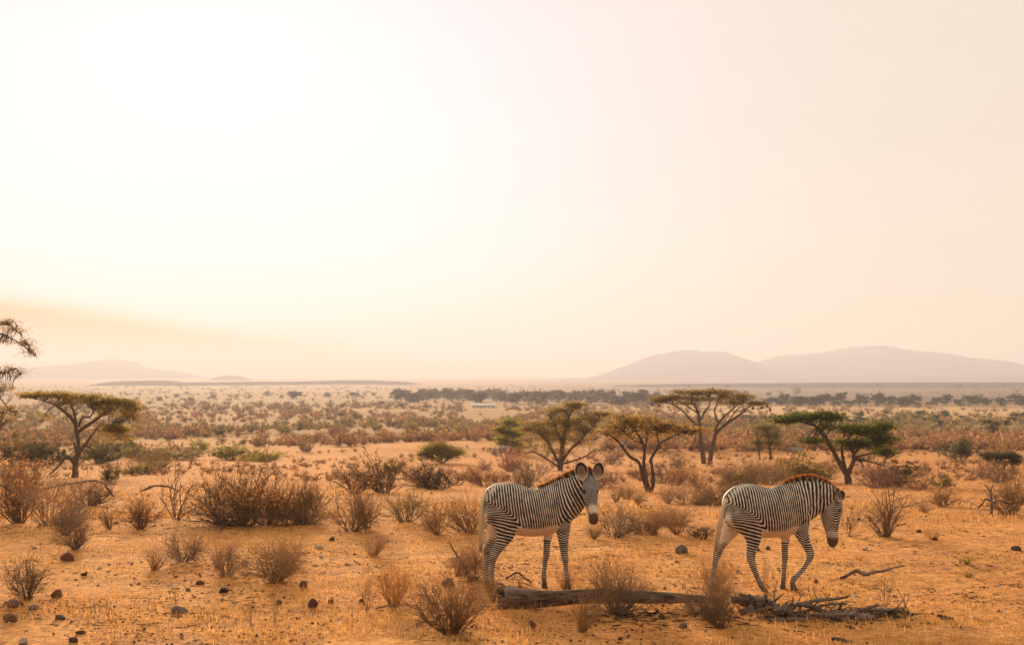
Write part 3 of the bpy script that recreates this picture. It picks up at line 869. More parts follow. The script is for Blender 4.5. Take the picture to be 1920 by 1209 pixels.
def leaves(mb, rng, C, n, size, flat=0.5, spread=(0.25, 0.25, 0.10)):
    """n leaf sprays round each clump centre of C: small bent pairs of faces."""
    k = len(C) * n
    c = np.repeat(C, n, 0) + rng.normal(0, 1, (k, 3)) * np.array(spread)
    d = rng.normal(0, 1, (k, 3)); d[:, 2] *= flat; d /= np.linalg.norm(d, axis=1, keepdims=True)
    u = rng.normal(0, 1, (k, 3)); u[:, 2] *= flat; u -= d * (u * d).sum(1, keepdims=True); u /= np.linalg.norm(u, axis=1, keepdims=True)
    L_ = size * rng.uniform(0.6, 1.4, (k, 1)); w = L_ * rng.uniform(0.22, 0.42, (k, 1))
    V = np.stack([c - d * L_ * 0.5, c + u * w, c + d * L_ * 0.5, c - u * w], 1).reshape(-1, 3)
    F = np.arange(k * 4).reshape(-1, 4)
    ct = np.repeat(rng.uniform(0.15, 0.85, len(C)), n)
    t = np.clip(ct + rng.normal(0, 0.16, k), 0, 1)
    mb.add(V, F, tint=np.repeat(t, 4))

def pad_points(rng, n, rx, ry, rz, top=0.5):
    """Clump centres of a flat crown pad, thinned towards a ragged rim and denser on top."""
    p = rng.normal(0, 1, (n, 3)); p /= np.linalg.norm(p, axis=1, keepdims=True)
    p *= rng.random((n, 1)) ** (1 / 2.3)
    up = rng.random(n) < top
    p[up, 2] = np.abs(p[up, 2])
    p *= 1 + 0.26 * rng.normal(0, 1, (n, 1))
    return p * np.array([rx, ry, rz])

def acacia(label, base, limbs, pads, colour, group=None, leaf=0.13, dens=1.0, seed=1, name='acacia_tree', twigs=1.0, depth_k=0.75, drop=0.0, dist=None, cat='tree', bark=None):
    """A tree standing at the ground point of pixel base; limbs are polylines (px, py, radius in px, depth in m), pads crown
    layers (px, py, half width, half height in px, relative density, depth in m)."""
    rng = np.random.default_rng(seed)
    if dist is None:
        g = at(*base)
    else:
        g = atd(base[0], base[1], dist); g.z = gz(g.x, g.y)
    s = FPX / g.y
    bx, by = base
    root = thing(name, label, cat, (g.x, g.y, g.z - drop), 0, group)
    tb = MB(); ends = []
    for lm in limbs:
        q = np.array([((a[0] - bx) / s, (a[3] if len(a) > 3 else 0.0), (by - a[1]) / s, a[2] / s) for a in lm])
        n = max(8, len(q) * 5)
        S = spline(q, n)
        S[:, :3] += np.cumsum(rng.normal(0, 0.012, (n, 3)), 0) * np.array([1, 1, 0.5]) * (7.0 / max(4.0, 1.0)) * 0.4
        if abs(lm[0][1] - by) < 3: S[0, 2] -= 0.35
        tube(tb, S[:, :3], np.maximum(S[:, 3], 0.012), 8, rough=0.25, rng=rng)
        ends.append(S[n // 3:])
    tb.build('trunk', bark or BARK, root)
    E = np.concatenate(ends)
    lb, wb = MB(), MB()
    for pd in pads:
        px, py, rx, rz = pd[:4]
        dn = pd[4] if len(pd) > 4 else 1.0
        dy = pd[5] if len(pd) > 5 else 0.0
        c = np.array([(px - bx) / s, dy, (by - py) / s])
        rxm, rzm = rx / s, rz / s
        n = int(27 * dn * dens * (1 + rxm * 1.1))
        P = c + pad_points(rng, n, rxm, max(0.7, rxm * depth_k), rzm)
        leaves(lb, rng, P, 20, leaf * 0.78, 0.5, (0.20, 0.20, 0.075))
        # branchlets reach out from the limbs into the pad
        for t in P[rng.random(n) < 0.45 * twigs]:
            dd = np.linalg.norm(E[:, :3] - (t - np.array([0, 0, rzm * 0.6])), axis=1)
            b = E[int(np.argmin(dd + rng.random(len(E)) * 0.25)), :3]
            mid = (b * 0.45 + t * 0.55) + rng.normal(0, 0.06, 3) + np.array([0, 0, -0.05])
            tube(wb, spline([b, mid, t], 5), np.linspace(0.020, 0.007, 5), 3, cap=False, tint=0.4)
    if wb.n:
        o = wb.build('branches', TWIG, root); o.color = (0.085, 0.060, 0.045, 1); o['kind'] = 'stuff'
    o = lb.build('crown', LEAF, root); o.color = (*colour, 1)
    return root

OLIVE = (0.200, 0.150, 0.045)
GREEN = (0.060, 0.075, 0.022)

acacia('flat-topped acacia on a bent trunk beside a broken branch, furthest left of the whole trees', (140, 895),
    [[(139.6, 897, 6.6), (142, 866, 5.2), (147.5, 837, 4.2), (143, 812, 3.8), (140.0, 796, 3.4), (134, 783, 3.4, -.3), (122, 771, 2.8, -.5), (107.5, 760, 2, -.7), (83, 751, 1.2, -.8), (56, 744, .6, -.8)],
     [(140.5, 796, 3.2), (136, 780, 2.4, .3), (132, 770, 2, .5), (124, 756, 1.2, .6), (118, 747, .7, .7)],
     [(144, 812, 4), (149, 806, 3.6, .2), (165, 794, 3.2, .4), (180, 783, 2.8, .5), (194, 769, 2.2, .6), (207, 756, 1.4, .6), (223, 748, .7, .6)],
     [(146, 800, 2.4), (157, 783, 2, -.3), (173, 781, 1.8, -.5), (182, 768, 1, -.6)],
     [(147, 852, 3.6), (152, 846, 3.2, -.2), (163, 833, 2.8, -.4), (178, 814, 2.1, -.6), (192, 798, 1.6, -.7), (217, 796, .8, -.8)],
     [(140, 868, 4.5), (134, 858, 4, -.3), (128, 856, 3.6, -.5), (116, 874, 2.8, -.8), (103, 886, 2, -1)],
     [(142, 846, 2.8), (138.5, 829, 1.8, -.1)], [(163, 833, 1.8, -.4), (175, 841, 1.3, -.6), (190, 848, .8, -.7)],
     [(107.5, 760, 1.2, -.6), (92, 772, .8, -.6), (82, 792, .5, -.6)]],
    [(100, 742, 52, 6.5, 1.5), (150, 746, 48, 7, 1.4), (62, 742, 30, 5, 1.1), (185, 757, 24, 5, .7), (206, 752, 24, 7, 1.1), (230, 757, 30, 8, 1.3), (246, 768, 20, 9, 1.2), (222, 806, 34, 10, 2.4, -.7), (205, 768, 34, 8, .8), (240, 782, 18, 10, .7), (170, 757, 34, 7, .7), (232, 822, 20, 8, .7, -.7), (120, 756, 40, 5, .6), (85, 785, 14, 12, .25), (200, 775, 26, 6, .45), (250, 785, 10, 10, .35)],
    (0.235, 0.175, 0.040), 'umbrella acacias on the plain', seed=11)

acacia('bare-twigged acacia cut off by the left edge with one long branch drooping into the sky', (-62, 925),
    [[(-62, 927, 12), (-60, 860, 10), (-66, 790, 8), (-58, 730, 6), (-45, 670, 4), (-25, 625, 2.2), (2, 606, 1.2), (25, 620, .8), (45, 645, .55), (64, 672, .35)],
     [(-64, 800, 5), (-40, 770, 3.5, -.4), (-15, 742, 2.4, -.6), (5, 742, 1.6, -.7), (20, 760, 1, -.7), (36, 772, .7, -.7), (52, 770, .5, -.7)],
     [(-50, 700, 3.2), (-25, 690, 2.2, .3), (-4, 700, 1.5, .4), (18, 692, .9, .4), (30, 700, .6, .4)],
     [(-25, 625, 2.2), (0, 628, 1.5, .2), (22, 640, 1, .3), (42, 655, .6, .3)], [(2, 606, 1.1), (14, 600, .8), (30, 612, .5)],
     [(-60, 760, 4), (-100, 715, 3), (-150, 680, 2)], [(-45, 670, 3), (-90, 630, 2.2), (-140, 610, 1.4)], [(5, 742, 1, -.7), (12, 780, .7, -.7), (10, 805, .5, -.7)]],
    [(20, 622, 24, 8, .8), (40, 645, 18, 9, .75), (55, 662, 10, 7, .6), (8, 606, 14, 5, .7), (0, 640, 22, 9, .6), (10, 700, 28, 15, 1.1, .3), (4, 728, 22, 9, .9), (25, 765, 26, 12, .5, -.6), (0, 785, 30, 22, .55, -.4), (30, 790, 20, 16, .3, -.4), (-90, 640, 55, 14, 1), (-110, 690, 60, 14, 1), (-40, 620, 40, 10, .7)],
    (0.230, 0.150, 0.055), 'umbrella acacias on the plain', seed=12, leaf=0.075, twigs=2.4, dens=0.85)

acacia('loose round-crowned acacia of many thin stems behind the ears of the zebra facing the camera', (1050, 882),
    [[(1050, 884, 5), (1052, 850, 4.2), (1055, 820, 3.4), (1062, 790, 2.2), (1074, 760, 1)],
     [(1052, 866, 3.4), (1070, 842, 2.8, -.3), (1086, 827, 2.2, -.5), (1105, 805, 1.5, -.6), (1126, 783, .7, -.6)],
     [(1049, 870, 3.2), (1030, 836, 2.4, .4), (1010, 814, 1.7, .6), (985, 803, .8, .7)],
     [(1054, 835, 2.4), (1044, 806, 1.7, .3), (1030, 780, .8, .4)], [(1058, 810, 2), (1085, 785, 1.2, .4), (1104, 774, .6, .5)],
     [(1049, 876, 2.4), (1022, 858, 1.8, -.6), (1000, 846, 1.2, -.9), (985, 850, .6, -1)], [(1052, 870, 2.2), (1090, 858, 1.6, -.7), (1118, 842, 1, -.9), (1128, 850, .5, -1)]],
    [(1050, 771, 36, 8, 1.1), (1078, 760, 24, 6, 1.2), (1110, 786, 28, 8, .95), (1128, 776, 22, 5, .8), (1008, 795, 36, 6, .7), (1062, 792, 46, 14, 1.5), (1028, 812, 40, 13, 1.2), (1092, 806, 34, 12, 1.3), (1058, 824, 52, 14, 1.0), (1045, 850, 40, 14, .5), (985, 805, 16, 6, .5), (1010, 838, 30, 12, .35), (1105, 835, 24, 12, .3)],
    (0.240, 0.185, 0.062), None, seed=13, twigs=1.5, leaf=0.12, dens=1.7)

acacia('slender acacia of several leaning stems, standing between the two zebras', (1218, 923),
    [[(1217, 925, 4.2), (1209, 900, 3.6, .1), (1202, 869, 3, .2), (1184, 858, 2.7, .3), (1166, 833, 2.1, .4), (1148, 818, 1.4, .5), (1130, 812, .7, .5)],
     [(1218, 925, 4.6), (1214, 908, 4), (1208, 869, 3.2), (1210, 842, 2.6), (1203.6, 824, 2.2), (1187, 800, 1.4), (1172, 781, .7)],
     [(1219, 925, 4.4), (1224, 905, 3.6, -.2), (1222, 869, 3, -.3), (1221, 861, 3, -.3), (1232, 842, 2.4, -.4), (1238, 830, 2, -.5), (1262, 818, 1.5, -.6), (1285, 806, .7, -.7)],
     [(1210, 842, 1.8), (1216, 818, 1.4, .3), (1212, 795, .8, .4)], [(1234, 838, 1.6, -.4), (1232, 812, 1.1, -.2), (1240, 795, .6, -.1)], [(1205, 828, 1.3), (1190, 826, 1, -.5), (1172, 806, .6, -.6)]],
    [(1175, 786, 36, 6, .75), (1212, 790, 40, 7, .85), (1248, 798, 36, 6, .7), (1284, 806, 30, 5, .75), (1158, 801, 30, 6, .7), (1205, 805, 42, 8, .7), (1140, 811, 18, 4.5, .7), (1240, 812, 34, 6, .45), (1312, 806, 12, 3, .4), (1190, 818, 30, 8, .35)],
    (0.220, 0.145, 0.048), 'umbrella acacias on the plain', seed=14, twigs=1.8, leaf=0.10, dens=0.72)

acacia('tallest umbrella acacia with a wide dark flat crown on two slanting trunks', (1325, 869),
    [[(1321, 871, 4.8), (1314, 827, 3.8), (1312, 794, 3), (1308, 772, 2.3), (1299, 757, 1.5), (1288, 744, .8)],
     [(1330, 869, 4.6), (1338, 830, 3.8, .3), (1345, 812, 3.3, .4), (1365, 794, 2.5, .5), (1389, 778, 1.9, .6), (1408, 763, 1.2, .7), (1425, 756, .6, .7)],
     [(1340, 822, 2.8, .3), (1347, 794, 2.3, 0), (1368, 772, 1.6, -.4), (1383, 760, 1, -.5), (1398, 750, .6, -.6)],
     [(1347, 794, 2, 0), (1342, 772, 1.5, .3), (1346, 757, .9, .4), (1352, 744, .5, .5)],
     [(1312, 800, 2.6), (1296, 788, 2.1, -.4), (1284, 775, 1.6, -.6), (1265, 760, 1, -.7), (1245, 753, .6, -.8)],
     [(1312, 790, 2.2), (1323, 772, 1.7, .4), (1332, 760, 1.1, .5), (1330, 745, .6, .5)],
     [(1308, 774, 1.6), (1284, 758, 1, .5), (1266, 748, .6, .7)], [(1366, 792, 1.5, .5), (1385, 768, 1, .8), (1400, 755, .6, 1)]],
    [(1300, 737, 46, 6.5, 1.5), (1345, 737, 46, 6.5, 1.5), (1262, 746, 36, 5.5, 1.3), (1390, 746, 38, 6.5, 1.5), (1420, 757, 22, 4.5, 1.3), (1240, 751, 22, 4, 1.2), (1320, 750, 62, 6, 1.1), (1372, 757, 34, 5, .7), (1285, 757, 28, 4, .5)],
    (0.175, 0.130, 0.042), 'umbrella acacias on the plain', seed=15, leaf=0.15)

acacia('dark green acacia leaning left, one crown high and one low, above the walking zebra', (1589, 907),
    [[(1591, 910, 7), (1588, 888, 6), (1573, 864, 4.5), (1562, 845, 4), (1546, 823, 3.2), (1533, 804, 2.6), (1519, 796, 2), (1489, 788, 1)],
     [(1587, 888, 4), (1584, 858, 3.2, .4), (1583, 832, 2.2, .5), (1590, 812, 1.2, .6)],
     [(1590, 890, 4.6), (1600, 858, 3.8, -.3), (1594, 838, 3, -.3), (1590, 822, 2, -.3), (1605, 800, 1, -.3)],
     [(1599, 862, 3), (1612, 860, 2.4, -.5), (1630, 865, 1.8, -.8), (1652, 873, .9, -1)], [(1608, 860, 2), (1614, 872, 1.5, -.5), (1612, 884, 1, -.5)],
     [(1560, 842, 2.6), (1552, 818, 2, .4), (1543, 796, 1.2, .5), (1552, 780, .6, .6)],
     [(1600, 856, 2.6, .2), (1620, 838, 2, .4), (1640, 826, 1.4, .5), (1655, 815, .7, .6)], [(1602, 858, 2), (1635, 852, 1.5, .6), (1660, 846, .8, .8)]],
    [(1500, 784, 42, 7, 1.6), (1542, 782, 36, 8, 1.6), (1470, 790, 20, 5, 1.1), (1568, 784, 20, 8, .9), (1518, 826, 20, 4, 1.1, -.6), (1600, 805, 42, 9, 1.3), (1632, 812, 40, 12, 1.7), (1655, 826, 28, 10, 1.4), (1590, 832, 38, 10, 1.2), (1658, 800, 22, 7, 1), (1661, 850, 15, 8, 1.3), (1625, 836, 40, 9, 1), (1555, 800, 22, 10, .6)],
    (0.085, 0.098, 0.026), None, seed=16)

acacia('small dark round tree with two thin trunks, between the tallest and the leaning acacia', (1440, 862),
    [[(1444.7, 864, 2.8), (1443, 826, 2.2), (1436, 806, 1)], [(1425, 863, 2), (1423, 836, 1.5, .4), (1420, 815, .8, .5)], [(1443, 835, 1.6), (1455, 818, 1), (1462, 806, .6)]],
    [(1435, 802, 30, 7, 1.9), (1442, 818, 34, 12, 2.4), (1423, 832, 20, 8, 1.6), (1456, 832, 18, 8, 1.2)],
    (0.135, 0.115, 0.042), None, seed=17)

acacia('bright green leafy little tree standing left of the zebra facing the camera', (953, 850),
    [[(954, 852, 3), (952, 836, 2.4), (950, 815, 1.2)], [(953, 838, 1.6), (962, 820, .9)]],
    [(957, 794, 17, 9, 1.8), (936, 806, 13, 7, 1.4), (962, 816, 20, 13, 2.4), (943, 828, 17, 10, 1.7), (966, 834, 14, 7, 1.2)],
    (0.215, 0.225, 0.030), None, seed=18, leaf=0.2, name='green_tree')

acacia('low dark flat-topped thorn tree on two short trunks near the right edge', (1878, 892),
    [[(1877, 894, 4), (1868, 876, 3), (1852, 862, 1.6), (1842, 853, .8)], [(1878, 890, 3), (1888, 872, 2.2, .4), (1896, 858, 1, .5)], [(1904, 893, 3.2, .5), (1903, 872, 2.4, .5), (1898, 856, 1.2, .5)], [(1872, 880, 2), (1872, 862, 1.2)]],
    [(1862, 855, 27, 7, 1.7), (1890, 856, 26, 8, 1.8), (1878, 864, 34, 7, 1.1), (1908, 866, 12, 7, .8)],
    (0.075, 0.062, 0.040), None, seed=19, drop=0.0)

acacia('ragged dark tree at the far side of the orange sand by the right edge', (1866, 824),
    [[(1866, 826, 2.2), (1864, 806, 1.6), (1856, 792, .8)], [(1865, 815, 1.4), (1873, 796, .7)]],
    [(1852, 790, 14, 5, 1), (1867, 796, 14, 8, 1), (1868, 810, 13, 7, 1), (1858, 804, 12, 6, .8)],
    (0.140, 0.105, 0.048), None, seed=20, leaf=0.22)

# hanging nests of weaver birds under the tallest acacia
_nest = MB()
_t = np.linspace(0, math.pi, 7); _u = np.linspace(0, 2 * math.pi, 10, endpoint=False)
_rr = np.sin(_t) * (1 + 0.25 * np.cos(_t))
_P = np.stack([_rr[:, None] * np.cos(_u), _rr[:, None] * np.sin(_u), -np.cos(_t)[:, None] * 1.25 * np.ones(10)], -1)
_i = np.arange(6)[:, None] * 10; _j = np.arange(10)[None]; _k2 = (_j + 1) % 10
_nest.add(_P.reshape(-1, 3), np.stack([_i + _j, _i + _k2, _i + 10 + _k2, _i + 10 + _j], -1).reshape(-1, 4), tint=0.5)
tube(_nest, [(0, 0, 1.1), (0.05, 0, 2.2), (0, 0, 3.4)], [0.14, 0.10, 0.10], 4, tint=0.3)
NEST = _nest.mesh('nest'); NEST.materials.append(TWIG)
_gt = at(1325, 869)
for px, py in ((1222, 757), (1236, 760), (1395, 768), (1411, 765), (1428, 764), (1444, 768), (1438, 761)):
    o = link('bird_nest', NEST); o.location = atd(px, py, _gt.y + random.Random(px).uniform(-0.5, 0.5)); o.scale = (0.12, 0.12, 0.12); o.color = (0.13, 0.08, 0.05, 1)
    tag(o, {1222: 'bird nest hanging farthest left from the crown rim of the tallest acacia', 1236: 'bird nest hanging second from left under the crown of the tallest acacia', 1395: 'bird nest hanging from the middle of the right half of the tallest acacia',
            1411: 'bird nest hanging right of the middle one under the right half of the tallest acacia', 1428: 'bird nest hanging highest of three under the right crown tip of the tallest acacia',
            1444: 'bird nest hanging lowest and farthest right under the tallest acacia', 1438: 'bird nest hanging beside the farthest right nest of the tallest acacia'}[px], 'nest', 'nests hanging in the tallest acacia')

# ------------------------------------------------------------------ shrubs: a few shapes, height 1, many copies
def shrub_mesh(seed, stems, lean, sides, subs, r0, leafy=0.0, upright=0.0, base_r=0.06, leaf=0.05, curve=0.25, low=0.35):
    rng = np.random.default_rng(seed)
    tw, lf = MB(), MB()
    tips = []
    def twig(p, d, ln, r, depth):
        d2 = d + rng.normal(0, 0.32, 3) + np.array([0, 0, curve * (0.4 + upright)])
        d2 /= np.linalg.norm(d2)
        p1 = p + d * ln * 0.5; p2 = p1 + d2 * ln * 0.5
        tube(tw, [p, p1 + rng.normal(0, 0.012, 3), p2], [r, r * 0.75, r * 0.4], 3, cap=False, tint=np.clip(0.25 + 0.55 * p2[2] + rng.normal(0, 0.12), 0, 1) * np.ones(9))  # tint falls towards the base: the shade inside the bush put into the colour
        tips.append(p2)
        if depth > 0:
            n = rng.integers(max(1, subs - 1), subs + 2)
            for _ in range(n):
                t = rng.uniform(low, 1.0)
                b = p + (p1 - p) * min(1, t * 2) if t < 0.5 else p1 + (p2 - p1) * (t * 2 - 1)
                dd = (d if t < 0.5 else d2) + rng.normal(0, 0.72, 3) * np.array([1, 1, 0.7])
                dd /= np.linalg.norm(dd)
                twig(b, dd, ln * rng.uniform(0.35, 0.62), r * 0.62, depth - 1)
    lop = rng.normal(0, 0.16, 2); gap = rng.uniform(0, 6.28)
    for k in range(stems):
        az = rng.uniform(0, 2 * math.pi)
        if math.cos(az - gap) > 0.6 and rng.random() < 0.6: az += 2.0
        th = lean * math.sqrt(rng.uniform(0.02, 1))
        d = np.array([math.cos(az) * math.sin(th), math.sin(az) * math.sin(th), math.cos(th)])
        d[:2] += lop; d /= np.linalg.norm(d)
        b = np.array([math.cos(az), math.sin(az), 0]) * base_r * rng.uniform(0, 1) + np.array([0, 0, -0.04])
        twig(b, d, (0.42 + 0.62 * rng.random() ** 0.8) * (0.82 if lean > 0.9 else 0.9), r0 * rng.uniform(0.7, 1.3), sides)
    T = np.array(tips)
    k = 1.0 / max(0.2, np.quantile(T[:, 2], 0.98))
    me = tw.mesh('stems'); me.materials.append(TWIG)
    lm = None
    if leafy:
        pick = T[(rng.random(len(T)) < leafy) & (T[:, 2] > 0.18)]
        leaves(lf, rng, pick, 5, leaf, 0.7, (0.035, 0.035, 0.03))
        lm = lf.mesh('foliage'); lm.materials.append(LEAF)
    for m_ in (me, lm):
        if m_ is not None: m_.transform(Matrix.Scale(k, 4))
    return me, lm

SHRUBS = {
    'fan': [shrub_mesh(101 + i, 46, 1.0, 2, 4, 0.0075, base_r=0.06) for i in range(3)],
    'broom': [shrub_mesh(111 + i, 80, 0.62, 2, 2, 0.0050, base_r=0.09, upright=0.5) for i in range(3)],
    'dome': [shrub_mesh(121 + i, 60, 1.25, 2, 4, 0.0070, base_r=0.12, curve=0.4) for i in range(3)],
    'leafy': [shrub_mesh(131 + i, 54, 1.2, 2, 4, 0.0075, leafy=0.22, base_r=0.14, leaf=0.034) for i in range(3)],
    'green': [shrub_mesh(141 + i, 30, 1.25, 2, 4, 0.011, leafy=0.9, base_r=0.12, leaf=0.075) for i in range(3)],
    'sparse': [shrub_mesh(151 + i, 9, 0.75, 2, 3, 0.011, base_r=0.03) for i in range(3)],
    'coarse': [shrub_mesh(161 + i, 34, 1.15, 2, 4, 0.012, base_r=0.12, leafy=0.10, leaf=0.06) for i in range(4)],
    'tussock': [shrub_mesh(171 + i, 110, 0.8, 1, 1, 0.0045, base_r=0.10, upright=0.3) for i in range(2)],
}
DRY = (0.290, 0.172, 0.095); GREYB = (0.225, 0.155, 0.118); PINKB = (0.330, 0.205, 0.135); DARKB = (0.165, 0.098, 0.060)
STRAW = (0.420, 0.220, 0.075); RUST = (0.300, 0.150, 0.065); SAGE = (0.190, 0.150, 0.068); YGREEN = (0.260, 0.215, 0.040)

def shrub(kind, base, h, w, colour, label, group=None, var=0, rot=None, leafc=None, dist=None, cat='shrub', name='dry_shrub', sink=0.0):
    """h and w are the shrub's height and width in photograph pixels."""
    g = at(*base) if dist is None else atd(base[0], base[1], dist)
    g.z = gz(g.x, g.y)
    s = FPX / g.y
    me, lm = SHRUBS[kind][var % len(SHRUBS[kind])]
    bw = 2 * np.quantile(np.abs(np.array([v.co.x for v in me.vertices][::7])), 0.95)
    hz, wx = h / s, (w / s) / bw
    rz = rot if rot is not None else random.Random(int(base[0] * 7 + base[1])).uniform(0, 6.28)
    if lm is None:
        o = link(name, me); tag(o, label, cat, group)
        parts = [(o, colour)]
    else:
        o = thing(name, label, cat, (0, 0, 0), 0, group)
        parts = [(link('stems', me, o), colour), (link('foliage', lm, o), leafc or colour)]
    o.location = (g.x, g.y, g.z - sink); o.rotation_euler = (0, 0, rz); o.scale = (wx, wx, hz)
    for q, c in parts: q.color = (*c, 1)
    return o

# ------------------------------------------------------------------ shrubs that can be told apart
L_ = shrub
# front belt
L_('fan', (52, 1122), 88, 125, DARKB, 'bushy dark-based dry shrub fanning out over the stones in the front left corner', var=0)
L_('broom', (290, 1068), 62, 70, PINKB, 'pale pinkish dry shrub, left one of the pair on the bare sand at left', var=1)
L_('dome', (342, 1053), 62, 85, GREYB, 'greyish rounded dry shrub, right one of the pair on the bare sand at left', var=2)
L_('sparse', (330, 1126), 32, 34, STRAW, 'tiny straw-coloured tuft standing right behind the pale grey flat stone')
L_('dome', (425, 1078), 75, 60, PINKB, 'faint low dry shrub above the round dark stone in the left foreground', var=0)
L_('fan', (520, 1088), 92, 135, DRY, 'wide brown dry shrub alone on the sand in front of the long brown thicket', var=1)
L_('dome', (515, 1060), 50, 100, DRY, 'low brown twig tangle growing out of the back of the wide brown shrub', var=1)
L_('sparse', (470, 1172), 66, 30, DRY, 'thin single-stemmed weed, left of two thin weeds in the lower left foreground', var=0)
L_('sparse', (517, 1167), 82, 34, DRY, 'thin single-stemmed weed, right of two thin weeds in the lower left foreground', var=1)
L_('broom', (738, 1138), 108, 90, STRAW, 'upright see-through straw shrub on the sand left of the zebra facing the camera', var=2)
L_('sparse', (688, 1146), 84, 40, DRY, 'thin stalk standing just left of the upright see-through straw shrub', var=2)
L_('fan', (846, 1190), 105, 150, DARKB, 'bushy dry shrub with black twigs at the bottom, left of the end of the log', var=2)
L_('broom', (850, 1186), 122, 135, DRY, 'tall thin straw stems rising out of the black-twigged shrub left of the log', var=0)
L_('fan', (888, 1090), 85, 110, DRY, 'brown dry shrub behind the hind legs of the zebra facing the camera', var=0)
L_('broom', (860, 1078), 78, 110, PINKB, 'pale dry grass shrub behind the tail of the zebra facing the camera', var=1)
L_('broom', (925, 1128), 62, 44, RUST, 'small reddish tuft at the splintered left end of the log', var=2)
L_('broom', (1090, 1184), 96, 84, DRY, 'thin upright dry shrub in front of the thick part of the log', var=1)
L_('dome', (1158, 1153), 92, 95, GREYB, 'dense grey-brown shrub growing over the middle of the log', var=0)
L_('broom', (1155, 1150), 118, 90, DRY, 'wispy stems standing up through the dense grey-brown shrub on the log', var=0)
L_('fan', (1356, 1178), 105, 100, DARKB, 'dark-stemmed dry shrub hiding the thin right end of the log', var=1)
L_('broom', (1350, 1150), 118, 100, DRY, 'pale dry grass shrub behind the dark-stemmed shrub at the right end of the log', var=2)
L_('dome', (1305, 1152), 46, 70, GREYB, 'low grey twiggy shrub touching the log between the two zebras', var=2)
L_('sparse', (1660, 1138), 78, 66, GREYB, 'thin bare sapling rising behind the tangle of dead branches at right', var=0)
L_('sparse', (1434, 1134), 110, 26, DRY, 'single thin stalk in front of the hind legs of the walking zebra', var=1)
L_('tussock', (700, 1042), 58, 56, PINKB, 'small pinkish tuft standing on the sand behind the upright see-through straw shrub', var=0)
L_('tussock', (1060, 1106), 52, 44, STRAW, 'straw grass tuft hiding the near front hoof of the zebra facing the camera', var=1, name='grass_tuft', cat='grass tuft')
L_('tussock', (1338, 1100), 62, 70, STRAW, 'tall straw grass tuft hiding the far hind hoof of the walking zebra', var=0, name='grass_tuft', cat='grass tuft')
L_('tussock', (1210, 1118), 38, 60, STRAW, 'low straw grass tuft behind the log between the zebras', var=1, name='grass_tuft', cat='grass tuft')
L_('sparse', (975, 1102), 36, 60, DARKB, 'small dark arching twig shrub between the legs of the zebra facing the camera', var=0)
# second belt, the line of thickets
L_('leafy', (425, 982), 112, 120, DARKB, 'rust-leaved dark thicket at the left end of the long brown thicket', var=0, leafc=RUST)
L_('leafy', (500, 983), 100, 135, DARKB, 'rust-leaved dark thicket in the middle of the long brown thicket', var=1, leafc=(0.27, 0.125, 0.05))
L_('coarse', (470, 960), 92, 110, DARKB, 'grey-topped thicket behind the long rust-leaved thicket', var=1, leafc=GREYB)
L_('dome', (572, 980), 76, 90, DARKB, 'low dark thicket at the right end of the long brown thicket', var=0)
L_('coarse', (452, 985), 44, 190, DARKB, 'low black twig mass along the foot of the long brown thicket', var=2, leafc=DARKB)
L_('dome', (545, 984), 40, 120, DARKB, 'low dark twigs along the right foot of the long brown thicket', var=1)
L_('sparse', (330, 974), 112, 90, DARKB, 'tall thin crooked sapling left of the long brown thicket', var=2)
L_('leafy', (262, 990), 70, 84, DARKB, 'twiggy brown shrub left of the crooked sapling', var=2, leafc=RUST)
L_('broom', (205, 992), 50, 42, DARKB, 'small dense dark broom-like shrub on the sand at left', var=0)
L_('fan', (142, 1028), 66, 74, DARKB, 'small black-based shrub above the reddish round stone at left', var=1)
L_('fan', (120, 1002), 58, 84, GREYB, 'low greyish shrub behind the small black-based shrub at left', var=2)
L_('coarse', (35, 980), 108, 110, DARKB, 'dark brown twisted shrub near the left edge', var=0, leafc=RUST)
L_('dome', (95, 985), 108, 130, PINKB, 'big pale pinkish twig shrub beside the dark twisted shrub at the left edge', var=1)
L_('leafy', (22, 940), 95, 110, DRY, 'rusty brown thicket against the left edge under the acacia branches', var=2, leafc=(0.27, 0.125, 0.05))
L_('dome', (165, 948), 52, 80, DARKB, 'dark low shrub under the whitish fallen branch at left', var=0)
L_('dome', (660, 995), 92, 105, DRY, 'brown dry shrub on the edge of the bare sand right of the long brown thicket', var=2)
L_('broom', (690, 990), 86, 80, PINKB, 'pale brush-like shrub leaning on the brown dry shrub right of the long thicket', var=1)
L_('coarse', (585, 955), 60, 60, DARKB, 'upright dark shrub behind the right end of the long brown thicket', var=3, leafc=DARKB)
L_('coarse', (662, 925), 56, 80, DARKB, 'dark twiggy shrub, leftmost in the middle row of thickets', var=0, leafc=GREYB)
L_('coarse', (722, 925), 72, 100, DARKB, 'wide dark brown shrub, second from left in the middle row of thickets', var=1, leafc=DRY)
L_('coarse', (822, 918), 48, 110, (0.08, 0.052, 0.042), 'dark grey bare shrub in front of the round olive-green bush', var=2, leafc=(0.08, 0.055, 0.045))
L_('leafy', (762, 978), 66, 70, SAGE, 'small sage-tinted shrub on a thin stem left of the tail of the zebra', var=0, leafc=SAGE)
L_('fan', (820, 1002), 70, 80, DRY, 'brown fan-shaped shrub left of the zebra facing the camera', var=2)
L_('dome', (885, 1000), 76, 90, DRY, 'dense brown shrub just left of the rump of the zebra facing the camera', var=0)
L_('dome', (1150, 1006), 68, 84, GREYB, 'greyish shrub right of the muzzle of the zebra facing the camera', var=1)
L_('tussock', (1112, 1010), 36, 44, SAGE, 'low dark tuft below the muzzle of the zebra facing the camera', var=0)
L_('broom', (1225, 1003), 56, 66, DRY, 'left one of two dry tufts on the sand between the zebras', var=2)
L_('broom', (1270, 1001), 62, 62, DRY, 'right one of two dry tufts on the sand between the zebras', var=0)
